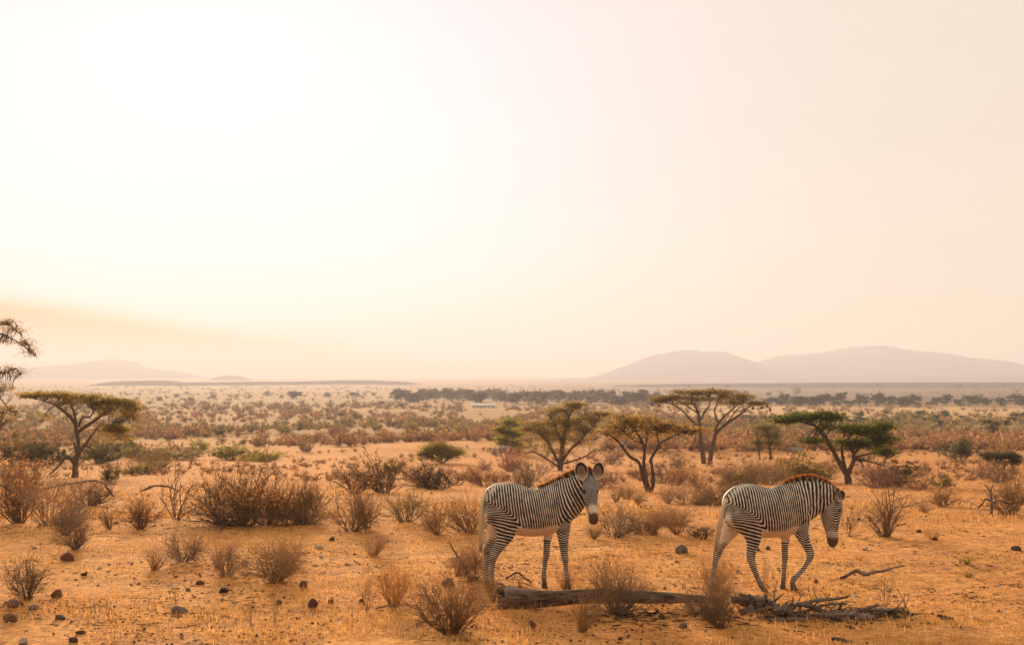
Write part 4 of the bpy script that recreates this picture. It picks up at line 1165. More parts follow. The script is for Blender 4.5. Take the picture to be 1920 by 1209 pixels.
L_('coarse', (1318, 1011), 26, 60, (0.05, 0.032, 0.024), 'flat black heap of twigs behind the tail of the walking zebra', var=0, leafc=(0.05, 0.032, 0.024))
L_('tussock', (1196, 945), 36, 34, SAGE, 'round dark tuft below the stems of the slender acacia', var=1)
L_('tussock', (1155, 940), 30, 28, SAGE, 'small round tuft left of the foot of the slender acacia', var=0)
L_('tussock', (1253, 943), 32, 34, GREYB, 'dark upright tuft right of the foot of the slender acacia', var=1)
L_('broom', (1312, 915), 58, 78, DRY, 'brown broom-like thicket in front of the two trunks of the tallest acacia', var=1)
L_('dome', (1385, 918), 58, 90, PINKB, 'pale pinkish shrub above the rump of the walking zebra', var=2)
L_('dome', (1440, 908), 50, 90, PINKB, 'pinkish-brown shrub behind the back of the walking zebra', var=0)
L_('sparse', (1662, 1006), 126, 150, DARKB, 'tall open shrub of grey stems right of the head of the walking zebra', var=0)
L_('broom', (1660, 1006), 96, 110, GREYB, 'brushy twigs round the foot of the tall open shrub right of the walking zebra', var=1)
L_('green', (1672, 912), 40, 92, GREYB, 'low dark sage bush behind the tall open grey-stemmed shrub', var=0, leafc=(0.075, 0.065, 0.038))
L_('sparse', (1592, 1006), 56, 56, DARKB, 'small bare shrub touching the nose of the walking zebra', var=2)
L_('tussock', (1736, 962), 34, 36, PINKB, 'small pinkish tuft on the sand right of the tall open shrub')
L_('coarse', (1770, 950), 46, 60, DRY, 'brown shrub left of the broken stump near the right edge', var=3, leafc=DRY)
L_('coarse', (1888, 965), 76, 90, DRY, 'brown twig thicket against the right edge beside the broken stump', var=2, leafc=DRY)
L_('coarse', (1908, 945), 50, 60, DARKB, 'dark shrub behind the brown twig thicket at the right edge', var=1, leafc=DARKB)
L_('tussock', (1612, 1050), 12, 20, STRAW, 'tiny straw tuft below the head of the walking zebra', name='grass_tuft', cat='grass tuft')
L_('tussock', (1812, 1057), 20, 34, YGREEN, 'small yellowish grass tuft alone on the sand at right, upper of two', name='grass_tuft', cat='grass tuft')
L_('tussock', (1816, 1082), 16, 30, YGREEN, 'small yellowish grass tuft alone on the sand at right, lower of two', name='grass_tuft', cat='grass tuft', var=1)
L_('tussock', (1748, 1012), 22, 34, STRAW, 'small straw tuft with dark base beyond the forked stick on the right sand', name='grass_tuft', cat='grass tuft')
L_('dome', (985, 915), 66, 90, GREYB, 'bare grey twig shrub behind the back of the zebra facing the camera', var=1)
L_('dome', (1120, 915), 44, 90, PINKB, 'pale low shrub behind the ears of the zebra facing the camera', var=0)
L_('dome', (1290, 945), 46, 100, PINKB, 'wide pinkish low shrub between the slender acacia and the walking zebra', var=1)
L_('dome', (1350, 945), 50, 90, DRY, 'brownish low shrub just left of the rump of the walking zebra', var=0)
L_('dome', (1535, 905), 42, 80, PINKB, 'pale twig shrub behind the mane of the walking zebra', var=2)
L_('dome', (1245, 905), 40, 80, GREYB, 'grey twig shrub right of the stems of the slender acacia', var=2)
L_('leafy', (1480, 900), 44, 80, DRY, 'brown thorn shrub right of the small dark round tree', var=1, leafc=(0.24, 0.11, 0.05))
L_('broom', (1175, 935), 34, 50, DRY, 'brown tuft of stems at the left foot of the slender acacia', var=2)
L_('dome', (1205, 1000), 40, 60, PINKB, 'pale thin brush left of the two dry tufts between the zebras', var=0)
L_('dome', (1250, 985), 38, 90, DRY, 'low brown brush behind the two dry tufts between the zebras', var=1)
# green bushes of the middle plain
acacia('round dense olive-green bush alone on the orange plain left of the bright green tree', (828, 868),
    [[(826, 868, 2), (815, 858, 1.4), (806, 848, .7)], [(830, 868, 2), (842, 858, 1.4), (852, 850, .7)], [(828, 868, 2), (828, 850, 1.2)]],
    [(826, 852, 39, 13, 5.0), (822, 842, 30, 13, 4.0), (848, 852, 22, 12, 3.0), (804, 854, 20, 9, 2.4)],
    (0.190, 0.150, 0.028), None, seed=31, leaf=0.13, name='green_bush', cat='bush', depth_k=0.9)
L_('green', (500, 866), 22, 76, SAGE, 'low yellow-green bush at the right end of the green strip beyond the sandy track', var=1, leafc=YGREEN, name='green_bush', cat='bush')
L_('green', (440, 862), 26, 90, SAGE, 'wide yellow-green bush in the green strip beyond the sandy track', var=2, leafc=(0.232, 0.194, 0.053), name='green_bush', cat='bush')
L_('green', (372, 848), 24, 30, SAGE, 'small rounded leafy bush standing tallest in the green strip', var=0, leafc=(0.232, 0.217, 0.034), name='green_bush', cat='bush')
L_('green', (330, 862), 22, 110, SAGE, 'long low sage bush in the green strip beyond the sandy track', var=1, leafc=(0.202, 0.163, 0.065), name='green_bush', cat='bush')
L_('green', (262, 862), 24, 90, SAGE, 'low sage bush at the left end of the green strip', var=2, leafc=(0.186, 0.152, 0.059), name='green_bush', cat='bush')
L_('green', (185, 868), 38, 84, SAGE, 'dark green thicket right behind the trunk of the bent umbrella acacia', var=0, leafc=(0.112, 0.096, 0.046), name='green_bush', cat='bush')
L_('green', (225, 852), 30, 70, SAGE, 'dark olive bush right of the thicket behind the bent acacia', var=1, leafc=(0.132, 0.112, 0.050), name='green_bush', cat='bush')
L_('green', (28, 872), 58, 90, SAGE, 'dark green bush by the left edge', var=1, leafc=(0.109, 0.096, 0.034), name='green_bush', cat='bush')
L_('green', (84, 872), 44, 90, SAGE, 'dark green bush left of the trunk of the bent umbrella acacia', var=2, leafc=(0.099, 0.081, 0.037), name='green_bush', cat='bush')
L_('green', (210, 905), 34, 26, SAGE, 'small dark spiky plant on the sand right of the bent acacia trunk', var=0, leafc=(0.116, 0.093, 0.040), name='green_bush', cat='bush')
L_('green', (1500, 905), 54, 74, SAGE, 'yellowish green shrub behind the withers of the walking zebra', var=1, leafc=(0.186, 0.139, 0.043), name='green_bush', cat='bush')
L_('green', (1800, 866), 44, 50, SAGE, 'dark green spiky bush on the orange sand at right', var=2, leafc=(0.101, 0.090, 0.053), name='green_bush', cat='bush')
L_('coarse', (1790, 812), 12, 26, DARKB, 'small black bush alone on the orange sand at far right', var=2, leafc=(0.05, 0.04, 0.04))
L_('sparse', (1735, 902), 46, 34, DARKB, 'small upright dark shrub on the orange slope at right', var=0)
L_('tussock', (1840, 896), 26, 24, SAGE, 'short dark tuft left of the flat-topped thorn tree by the right edge')

# ------------------------------------------------------------------ scattered shrubs of the plain
rs = random.Random(5)
TAKEN = [(140, 892, 60), (1218, 921, 60), (1325, 868, 60), (1589, 905, 75), (1640, 890, 80), (1050, 880, 60), (826, 872, 90), (1440, 862, 50)]
def zone_label(kind, px, dist):
    w = {'coarse': 'brown thorn shrub', 'dome': 'pale twiggy shrub', 'green': 'olive leafy shrub', 'leafy': 'rust-tinted shrub'}[kind]
    far = 'on the near slope' if dist < 110 else 'on the middle plain' if dist < 230 else 'on the far plain'
    where = 'left of the green bush' if px < 620 else 'past the green bush' if px < 1010 else 'around the tallest acacia' if px < 1400 else 'near the right edge'
    return f'{w} {far} {where}', f'{w}s {far} {where}'
FIELD = {}
count = 0
tries = 0
while count < 240 and tries < 4000:
    tries += 1
    px = rs.uniform(-20, 1940)
    py = 770 + (rs.random() ** 1.15) * 150
    g = at(px, py)
    if any(abs(px - a) < c * 0.7 and abs(py - b) < 18 for a, b, c in TAKEN): continue
    dens = vnoise(g.x / 14.0, g.y / 22.0, 71)
    if py > 822 and rs.random() > 0.2 + 0.9 * (dens - 0.35): continue
    if 868 < py < 925 and px < 640 and not 225 < px < 300: continue           # the sandy track stays open
    if 855 < py < 905 and 1650 < px < 1840: continue
    s = FPX / g.y
    hm = (0.5 + 0.7 * rs.random()) if g.y < 115 else (0.7 + 1.6 * rs.random() ** 1.6)
    kind = rs.choices(['coarse', 'dome', 'green', 'leafy'], [0.50, 0.18, 0.22, 0.10])[0]
    col = {'coarse': rs.choice([DRY, DRY, GREYB, PINKB]), 'dome': rs.choice([PINKB, GREYB, DRY]), 'green': GREYB, 'leafy': DRY}[kind]
    col = tuple(c * rs.uniform(0.8, 1.2) for c in col)
    lc = {'coarse': col, 'green': rs.choice([SAGE, OLIVE, (0.17, 0.13, 0.05), (0.22, 0.17, 0.08)]), 'leafy': RUST, 'dome': None}[kind]
    lab, grp = zone_label(kind, px, g.y)
    o = shrub(kind, (px, py), hm * s, hm * s * rs.uniform(0.9, 1.9), col, lab, grp, var=rs.randrange(4), leafc=lc, name={'green': 'green_bush'}.get(kind, 'dry_shrub'), cat='bush' if kind == 'green' else 'shrub')
    FIELD.setdefault(lab, []).append((px, o))
    count += 1

# where only a handful share a description, their order tells them apart
ORD = ('first', 'second', 'third', 'fourth', 'fifth')
for lab, members in FIELD.items():
    members.sort(key=lambda m: m[0])
    n_ = len(members)
    if n_ == 1 or n_ > 10: continue
    for i_, (_, o) in enumerate(members):
        pos_ = f'{ORD[i_]} from left' if i_ < (n_ + 1) // 2 else f'{ORD[n_ - 1 - i_]} from right'
        if i_ == 0: pos_ = 'leftmost'
        if i_ == n_ - 1: pos_ = 'rightmost'
        o['label'] = f'{pos_} {lab}'
# everything smaller and farther: one mass of low scrub
def clump_proto(rng, n=28):
    """A brushy dome: slivers of stem fanning up from the root and small sprays at their ends."""
    mb = MB()
    a = rng.uniform(0, 2 * math.pi, n); th = 1.25 * np.sqrt(rng.random(n)); ln = rng.uniform(0.55, 1.05, n)
    d = np.stack([np.sin(th) * np.cos(a), np.sin(th) * np.sin(a), np.cos(th)], -1)
    sd = np.cross(d, rng.normal(0, 1, (n, 3))); sd /= np.linalg.norm(sd, axis=1, keepdims=True)
    sd *= 0.036
    b = d * 0.05; t = d * ln[:, None]; m = (b + t) / 2 + rng.normal(0, 0.04, (n, 3))
    V = np.stack([b - sd, b + sd, m + sd, m - sd, t + sd * 0.5, t - sd * 0.5], 1).reshape(-1, 3)
    k = np.arange(n)[:, None] * 6
    mb.add(V, np.concatenate([k + np.array([[0, 1, 2, 3]]), k + np.array([[3, 2, 4, 5]])]), tint=np.repeat(rng.uniform(0.05, 0.5, n), 6))
    c = np.concatenate([t, m[rng.random(n) < 0.5]]) * np.array([1, 1, 0.95])
    leaves(mb, rng, c, 1, 0.30, 0.8, (0.08, 0.08, 0.07))
    v = np.concatenate(mb.v); f = np.concatenate(mb.f); t = np.concatenate(mb.att['tint'])
    return v, f, t
def scrub_mass(name, n, y_range, hrange, colour, seed, cond=None, px_range=(-60, 1980), mat=None):
    rng = np.random.default_rng(seed); mb = MB()
    protos = [clump_proto(rng, 18 if name in ('small_plain_weeds', 'far_plain_scrub') else 28) for _ in range(6)]
    k = 0
    for _ in range(n * 4):
        if k >= n: break
        px = rng.uniform(*px_range); py = rng.uniform(*y_range)
        g = at(px, py)
        if 872 < px < 942 and 754 < py < 796: continue
        if cond is not None and not cond(px, py, g, rng): continue
        h = rng.uniform(*hrange); w = h * rng.uniform(0.6, 1.25)
        v, f, t = protos[rng.integers(6)]
        th = rng.uniform(0, 6.28); c, s_ = math.cos(th), math.sin(th)
        q = np.stack([(v[:, 0] * c - v[:, 1] * s_) * w, (v[:, 0] * s_ + v[:, 1] * c) * w, v[:, 2] * h], -1) + np.array(g)
        mb.add(q, f, tint=np.clip(t + rng.normal(0, 0.12), 0, 1))
        k += 1
    o = mb.build(name, mat or TWIG); o.color = (*colour, 1); o['kind'] = 'stuff'
    return o
scrub_mass('distant_brown_scrub', 3000, (762, 846), (0.35, 2.1), (0.320, 0.180, 0.095), 201, lambda px, py, g, r: r.random() > 0.62 * (px > 1330) * (py < 815) and vnoise(g.x / 26, g.y / 50, 5) > 0.30 + 0.34 * r.random())
scrub_mass('distant_green_scrub', 900, (764, 818), (0.6, 2.6), (0.250, 0.190, 0.080), 202, lambda px, py, g, r: vnoise(g.x / 40, g.y / 70, 6) > 0.3 + 0.4 * r.random())
scrub_mass('far_plain_scrub', 1500, (724, 770), (0.9, 3.8), (0.260, 0.175, 0.095), 203, lambda px, py, g, r: (px < 1230 and vnoise(g.x / 60, g.y / 160, 7) > 0.25 + 0.5 * r.random()) or py < 742)
scrub_mass('small_plain_weeds', 1500, (812, 905), (0.10, 0.55), (0.270, 0.155, 0.085), 204, lambda px, py, g, r: vnoise(g.x / 8, g.y / 12, 8) > 0.45)

# ------------------------------------------------------------------ far trees
def far_tree_mesh(seed, slim):
    rng = np.random.default_rng(seed)
    tb, lb = MB(), MB()
    tube(tb, spline([(0, 0, -0.3), (0.1, 0, 2.2), (-0.05, 0.1, 4.6)], 8), np.linspace(0.22, 0.08, 8), 6, tint=0.4)
    for k in range(5):
        a = rng.uniform(0, 6.28)
        tube(tb, spline([(0.05, 0, rng.uniform(1.5, 3)), (math.cos(a) * 0.8, math.sin(a) * 0.8, 4.0), (math.cos(a) * 1.5 * slim, math.sin(a) * 1.5 * slim, 5.2)], 6), np.linspace(0.10, 0.04, 6), 4, tint=0.4)
    P = [np.array([0, 0, 4.6]) + pad_points(rng, 26, 2.0 * slim, 2.0 * slim, 1.9, 0.6)]
    for k in range(9):
        a = rng.uniform(0, 6.28)
        P.append(np.array([math.cos(a) * 1.6 * slim, math.sin(a) * 1.6 * slim, rng.uniform(1.0, 5.4)]) + pad_points(rng, 14, 1.3 * slim, 1.3 * slim, 1.0, 0.6))
    leaves(lb, rng, np.concatenate(P), 9, 0.62, 0.7, (0.32, 0.32, 0.22))
    a, b = tb.mesh('far_trunk'), lb.mesh('far_crown')
    a.materials.append(BARK); b.materials.append(LEAF)
    return a, b
FAR = [far_tree_mesh(301 + i, sl) for i, sl in enumerate((0.8, 1.0, 1.25, 1.5))]
def far_tree(px, py, hpx, wpx, colour, label, group, var, dist=None):
    g = at(px, py) if dist is None else atd(px, py, dist)
    g.z = gz(g.x, g.y)
    s = FPX / g.y
    a, b = FAR[var % 4]
    o = thing('distant_tree', label, 'tree', (g.x, g.y, g.z), random.Random(int(px * 13)).uniform(0, 6.28), group)
    link('trunk', a, o); c = link('crown', b, o); c.color = (*colour, 1)
    o.scale = (wpx / s / (4.4 * (0.8, 1.0, 1.25, 1.5)[var % 4]),) * 2 + (hpx / s / 6.4,)
    return o
rt = random.Random(9)
for px, h, w in ((1474, 24, 24), (1492, 18, 22), (1503, 20, 24), (1518, 16, 20), (1530, 20, 28), (1545, 22, 26), (1566, 20, 16), (1577, 26, 20), (1596, 12, 26), (1612, 22, 18), (1624, 17, 16), (1646, 25, 20), (1660, 18, 14), (1672, 20, 14), (1690, 20, 34), (1700, 18, 22), (1716, 23, 22), (1740, 9, 12), (1756, 16, 18), (1776, 21, 16), (1796, 14, 12), (1816, 21, 30), (1834, 18, 26), (1850, 15, 18), (1876, 18, 18), (1904, 22, 26), (1918, 19, 20), (1455, 16, 20), (1440, 14, 18)):
    far_tree(px, 761 + rt.uniform(-2, 1.5), h, w, (0.050, 0.058, 0.046), 'dark grey-green tree in the row beyond the pale sand flat at right', 'tree row beyond the pale sand flat', rt.randrange(4))
for k in range(64):
    px = 735 + (1245 - 735) * (k + rt.random()) / 64
    t = (px - 735) / 510
    far_tree(px, 752 + 8 * t + rt.uniform(-6, 2.5), rt.uniform(15, 22) + 9 * t * rt.random(), rt.uniform(14, 24), (0.080, 0.068, 0.054), 'hazy mauve-grey tree in the long wood beyond the white building', 'trees of the long hazy wood', rt.randrange(4))
for px, py, h in ((500, 742, 9), (548, 746, 14), (556, 746, 12), (615, 745, 10), (660, 743, 8), (668, 744, 9), (715, 760, 8), (780, 755, 9), (700, 742, 6), (300, 752, 9), (360, 755, 10), (400, 748, 8), (330, 746, 7)):
    far_tree(px, py, h, h * 1.3, (0.090, 0.070, 0.046), 'faint small tree lost in the golden haze left of the long wood', 'faint trees in the golden haze', rt.randrange(4))
for k in range(16):
    px = rt.uniform(1250, 1920)
    far_tree(px, rt.uniform(726, 748), rt.uniform(4, 8), rt.uniform(7, 13), (0.050, 0.040, 0.038), 'dark speck of a tree on the purple scrubland below the long mountain', 'specks of trees on the purple scrubland', rt.randrange(4))
for k in range(40):
    px = rt.uniform(1360, 1925); py = rt.uniform(782, 800)
    far_tree(px, py, rt.uniform(7, 15), rt.uniform(10, 20), rt.choice([(0.070, 0.082, 0.030), (0.090, 0.078, 0.040), (0.055, 0.070, 0.028)]), 'small green tree along the green strip before the pale sand flat', 'small trees along the green strip', rt.randrange(4))

# ------------------------------------------------------------------ far white building
g = at(906, 764); s = FPX / g.y
bw, bh, bd = 43 / s, 6.8 / s, 16 / s
bl = thing('building', 'long low white building far off at the edge of the hazy wood', 'building', (g.x, g.y, g.z), R(-4))
WHITE = plain_material('white_render', (0.80, 0.78, 0.74), 0.5, 0.3)
def box(mb, x0, x1, y0, y1, z0, z1):
    v = [(x, y, z) for z in (z0, z1) for y in (y0, y1) for x in (x0, x1)]
    mb.add(v, [[0, 2, 3, 1], [4, 5, 7, 6], [0, 1, 5, 4], [2, 6, 7, 3], [0, 4, 6, 2], [1, 3, 7, 5]])
b = MB(); box(b, -bw / 2, bw / 2, 0, bd, -0.3, bh * 0.6); b.build('wall', WHITE, bl, smooth=False)
b = MB()
x0, x1 = -bw / 2 - 0.4, bw / 2 + 0.4
b.add([(x0, -0.5, bh * 0.62), (x1, -0.5, bh * 0.68), (x1, bd + 0.5, bh * 0.68), (x0, bd + 0.5, bh * 0.62), (x0, bd / 2, bh * 1.12), (x1, bd / 2, bh * 1.25)], [[0, 1, 5, 4], [4, 5, 2, 3], [0, 3, 2, 1]])
b.f.append(np.array([[0, 4, 3], [1, 2, 5]])); b.build('roof', WHITE, bl, smooth=False)
DARKWIN = plain_material('dark_opening', (0.05, 0.05, 0.055), 0.3, 0.4)
for k in range(6):
    b = MB(); xc = -bw / 2 + bw * (k + 0.5) / 6
    box(b, xc - 0.35, xc + 0.35, -0.03, 0.05, bh * 0.15, bh * 0.45); b.build('window', DARKWIN, bl, smooth=False)

# ------------------------------------------------------------------ zebras far off: copies of the two near ones
for px, py, src, rz, sc in ((1496, 864, zebra_walking, 2.9, 1.0), (942, 862, zebra_walking, 0.25, 1.05), (1166, 852, zebra_watching, 1.2, 1.05), (246, 850, zebra_walking, 3.0, 1.0)):
    g = at(px, py)
    lab = {1496: 'tiny far zebra behind the crown of the dark green leaning acacia', 942: 'tiny far zebra under the bright green little tree',
           1166: 'tiny far zebra left of the slender acacia crown', 246: 'tiny far zebra at the left end of the green strip',
           457: 'tiny far zebra half hidden in the yellow-green bushes', 635: 'tiny far zebra among brown shrubs left of the round green bush',
           1393: 'tiny far zebra right of the trunks of the tallest acacia'}[px]
    dup(src, g, rz, sc, lab, 'zebras grazing far off on the plain')

# ------------------------------------------------------------------ stones
def stone_material():
    m, nt, p = new_mat('weathered_stone')
    info = nt.nodes.new('ShaderNodeObjectInfo')
    pos = coords(nt)
    f = noise(nt, pos, 3.0, 6, 0.65)
    col = mix(nt, 1.0, info.outputs['Color'], ramp(nt, f, [(0.3, (0.62, 0.60, 0.60)), (0.7, (1.35, 1.25, 1.15))]), 'MULTIPLY')
    nt.links.new(col, p.inputs['Base Color'])
    p.inputs['Roughness'].default_value = 0.9
    bump(nt, p, noise(nt, pos, 7.0, 6, 0.7), 0.7, 0.12)
    return m
STONE = stone_material()
def stone_mesh(seed):
    import bmesh
    rng = np.random.default_rng(seed)
    bm = bmesh.new(); bmesh.ops.create_icosphere(bm, subdivisions=4, radius=1.0)
    me = bpy.data.meshes.new('stone'); bm.to_mesh(me); bm.free()
    V = np.array([v.co for v in me.vertices])
    Nn = V / np.linalg.norm(V, axis=1, keepdims=True)
    cuts = rng.normal(0, 1, (13, 3)); cuts /= np.linalg.norm(cuts, axis=1, keepdims=True)
    d = np.ones(len(V))
    for c in cuts:
        k = Nn @ c
        d = np.minimum(d, np.where(k > 0.2, rng.uniform(0.58, 0.92) / np.maximum(k, 0.2), 9))
    d = d * (1 + 0.06 * fbm(V[:, 0] * 2 + seed, V[:, 1] * 2 + V[:, 2] * 3, seed, 3))
    V = Nn * d[:, None]
    me.vertices.foreach_set('co', V.ravel()); me.update()
    me.polygons.foreach_set('use_smooth', np.ones(len(me.polygons), bool))
    me.materials.append(STONE)
    return me
STONES = [stone_mesh(401 + i) for i in range(6)]
RED, BRN, DRK, GRY, PAL = (0.230, 0.100, 0.064), (0.260, 0.150, 0.100), (0.130, 0.080, 0.064), (0.280, 0.210, 0.185), (0.560, 0.470, 0.420)
for i, (px, py, w, h, c, lab) in enumerate((
    (126, 1051, 25, 18, RED, 'dark reddish round stone below the small black-based shrub at left'),
    (107, 1119, 27, 19, RED, 'reddish-brown stone right beside the bushy shrub in the front left corner'),
    (27, 1137, 36, 16, BRN, 'flat purple-brown stone at the left edge under the corner shrub'),
    (62, 1142, 23, 11, GRY, 'small grey stone between the corner shrub and the flat purple-brown stone'),
    (20, 1165, 32, 22, BRN, 'round brown boulder at the left edge, lowest of the brown ones'),
    (113, 1160, 26, 9, DRK, 'flat dark grey stone in the front left sand'),
    (45, 1207, 22, 14, PAL, 'pale stone at the very bottom left of the sand'),
    (137, 1203, 18, 12, DRK, 'dark stone at the bottom left, right of the pale one'),
    (152, 1187, 22, 7, DRK, 'thin flat dark stone in the bottom left sand'),
    (175, 1147, 13, 6, PAL, 'little whitish stone in the front left sand'),
    (158, 1078, 14, 8, DRK, 'small dark stone on the sand below the reddish round stone'),
    (336, 1147, 36, 15, (0.27, 0.22, 0.21), 'pale grey flat stone in the left foreground'),
    (375, 1095, 16, 8, DRK, 'small dark flat stone left of the round dark stone'),
    (420, 1110, 23, 13, (0.075, 0.040, 0.032), 'round dark stone alone in the left foreground sand'),
    (353, 1107, 11, 6, BRN, 'tiny brown stone between the pale grey flat stone and the small dark flat one'),
    (570, 1100, 17, 15, RED, 'small reddish stone below the wide brown shrub'),
    (586, 1138, 23, 20, (0.12, 0.045, 0.034), 'dark red angular stone in the middle of the front sand'),
    (620, 1129, 15, 8, RED, 'small flat reddish stone right of the dark red angular one'),
    (522, 1132, 14, 9, DRK, 'small dark stone beside the thin weeds'),
    (459, 1058, 15, 11, PAL, 'white stone at the left tip of the wide brown shrub'),
    (598, 1028, 18, 8, PAL, 'flat whitish stone right of the wide brown shrub'),
    (622, 1013, 13, 9, DRK, 'small dark stone on the sand below the brown dry shrub'),
    (602, 1045, 8, 6, PAL, 'tiny white stone right of the wide brown shrub, lowest of the pale ones'),
    (707, 1007, 9, 7, PAL, 'tiny white stone beside the small pinkish tuft'),
    (678, 1128, 11, 7, DRK, 'little dark stone left of the upright see-through straw shrub'),
    (840, 1098, 30, 18, BRN, 'brown stone half hidden in the grass left of the hind legs of the zebra'),
    (996, 1178, 18, 17, RED, 'round reddish-brown stone on the sand in front of the log'),
    (1276, 1036, 27, 18, (0.17, 0.14, 0.145), 'smooth rounded grey boulder between the two zebras'),
    (416, 988, 20, 8, (0.36, 0.17, 0.085), 'flat orange stone at the foot of the long brown thicket'),
    (1386, 1075, 15, 9, GRY, 'grey stone seen between the hind legs of the walking zebra'),
    (1622, 1031, 13, 6, PAL, 'pale pinkish stone right of the muzzle of the walking zebra'),
    (1905, 1031, 18, 10, DRK, 'dark stone on the sand at the right edge'),
    (1281, 1176, 17, 11, GRY, 'grey stone in front of the thin part of the log'),
    (1165, 956, 9, 8, PAL, 'small white stone near the foot of the slender acacia'),
    (1183, 973, 11, 5, DRK, 'small dark stone on the sand right of the zebra with the turned head'),
    (1420, 1032, 12, 9, DRK, 'dark clod under the belly of the walking zebra'),
    (1440, 1030, 9, 8, DRK, 'small clod under the chest of the walking zebra'),
    (1530, 1092, 11, 9, RED, 'small reddish clod in front of the hooves of the walking zebra'),
    (1724, 998, 11, 7, DRK, 'dark stone on the sand right of the tall open shrub'),
    (1754, 1012, 12, 7, DRK, 'dark stone right of the small straw tuft on the right sand'),
    (1610, 975, 8, 6, DRK, 'little dark stone level with the eye of the walking zebra'),
    (1163, 1199, 13, 8, DRK, 'small dark stone at the bottom edge below the dense shrub on the log'),
    (1630, 972, 8, 5, DRK, 'little dark stone left of the tall open shrub'),
    (1270, 1054, 9, 5, RED, 'small reddish clod below the rounded grey boulder'))):
    g = at(px, py); s = FPX / g.y
    o = link('stone', STONES[i % 6])
    o.location = (g.x, g.y, gz(g.x, g.y) + 0.20 * h / s); o.scale = (w / 2 / s * 1.08, w / 2 / s * 0.9, h / 2 / s * 1.4)
    o.rotation_euler = (0.1 * math.sin(i * 3), 0.1 * math.cos(i * 5), i * 1.3)
    o.color = (*c, 1)
    tag(o, lab, 'stone')

# ------------------------------------------------------------------ dead wood
def wood_material(name, dark, pale, top):
    m, nt, p = new_mat(name)
    pos = coords(nt)
    along = N(nt, 'ShaderNodeMapping'); along.inputs['Scale'].default_value = (0.12, 1, 1); nt.links.new(pos, along.inputs['Vector'])
    f = noise(nt, along.outputs[0], 26.0, 6, 0.75)
    g = noise(nt, along.outputs[0], 7.0, 4, 0.6)
    col = mix(nt, ramp(nt, f, [(0.38, 0.0), (0.62, 1.0)]), dark, pale)
    col = mix(nt, ramp(nt, g, [(0.45, 0.0), (0.6, 1.0)]), col, top)
    nt.links.new(col, p.inputs['Base Color'])
    p.inputs['Roughness'].default_value = 0.9
    bump(nt, p, math_n(nt, 'ADD', f, g), 1.0, 0.03)
    return m
LOGW = wood_material('dead_log_wood', (0.026, 0.015, 0.011), (0.210, 0.140, 0.105), (0.300, 0.220, 0.190))
GREYW = wood_material('grey_dead_wood', (0.035, 0.022, 0.018), (0.160, 0.112, 0.092), (0.250, 0.185, 0.155))
PALEW = wood_material('bleached_wood', (0.130, 0.095, 0.078), (0.330, 0.255, 0.210), (0.300, 0.235, 0.200))

def branch(label, pts, mat, name='dead_branch', cat='branch', sides=9, rough=0.35, seed=0, base=None, lift=0.0, group=None, subs=0):
    """pts: (px, py of the axis, radius in px[, extra depth m]); the piece lies on the ground in front of the camera."""
    rng = np.random.default_rng(seed + 900)
    bx, by = base if base else (pts[0][0], max(p[1] + p[2] for p in pts))
    g = at(bx, by); s = FPX / g.y
    q = np.array([((p[0] - bx) / s, p[3] if len(p) > 3 else 0.0, (by - p[1]) / s, p[2] / s) for p in pts])
    n = max(14, len(q) * 7)
    S = spline(q, n)
    S[:, :3] += rng.normal(0, 0.10, (n, 3)) * S[:, 3:4] * 0.6
    wig = np.cumsum(rng.normal(0, 1, (n, 3)), 0); wig -= np.linspace(0, 1, n)[:, None] * wig[-1]
    S[:, :3] += wig * S[:, 3:4] * 0.16 * np.array([1, 1, 0.8])
    mb = MB()
    tube(mb, S[:, :3], S[:, 3] * (1 + 0.12 * rng.normal(0, 1, n)), sides, rough=rough, rng=rng)
    o = mb.build(name, mat)
    # stay on the undulating ground
    o.location = (g.x, g.y, g.z + lift)
    tag(o, label, cat, group)
    for k in range(subs):
        i = rng.integers(n // 4, n - 2); b = S[i, :3]
        d = np.array([rng.normal(0.4, 0.6), rng.normal(0, 0.5), rng.uniform(0.2, 0.9)]); d /= np.linalg.norm(d)
        L2 = rng.uniform(0.12, 0.35)
        tm = MB(); tube(tm, spline([b, b + d * L2 * 0.5 + rng.normal(0, 0.02, 3), b + d * L2 + rng.normal(0, 0.03, 3)], 7), np.linspace(S[i, 3] * 0.45, 0.004, 7), 5, rough=0.3, rng=rng)
        tm.build('twig', mat, o)
    return o

# the log: long tapering trunk with a splintered, hollow thick end
lx, ly = 1060, 1142
g = at(lx, ly); s = FPX / g.y
rng = np.random.default_rng(77)
log = thing('fallen_log', 'long weathered grey-brown fallen log lying in front of both zebras', 'log', (g.x, g.y, g.z), 0)
axis = [(938, 1118, 20, -.02), (955, 1119.5, 20, 0), (975, 1122, 19, 0), (1010, 1122.5, 16, .02), (1050, 1121, 14, .03), (1090, 1119, 13, .05), (1130, 1118.5, 13, .06), (1170, 1120, 12.5, .10), (1210, 1122, 12, .13), (1250, 1124.5, 11, .18), (1290, 1127.5, 8.5, .24), (1330, 1131, 6.5, .32), (1362, 1134, 5, .4)]
S = spline(np.array([((p[0] - lx) / s, p[3], (ly - p[1]) / s, p[2] / s) for p in axis]), 110)
n, sd = len(S), 28
T, Nn, B = frames(S[:, :3])
a = np.linspace(0, 2 * math.pi, sd, endpoint=False)
ii, aa = np.meshgrid(np.arange(n), a, indexing='ij')
u = S[:, 0][:, None] * np.ones((1, sd))
rr = S[:, 3][:, None] * (1 + 0.20 * fbm(u * 1.4 + 5, np.cos(aa) * 1.3 + np.sin(aa) * 2.1, 41, 3) + 0.16 * fbm(u * 2.0, aa * 3.2, 43, 3) + 0.05 * fbm(u * 14, aa * 6, 47, 2))
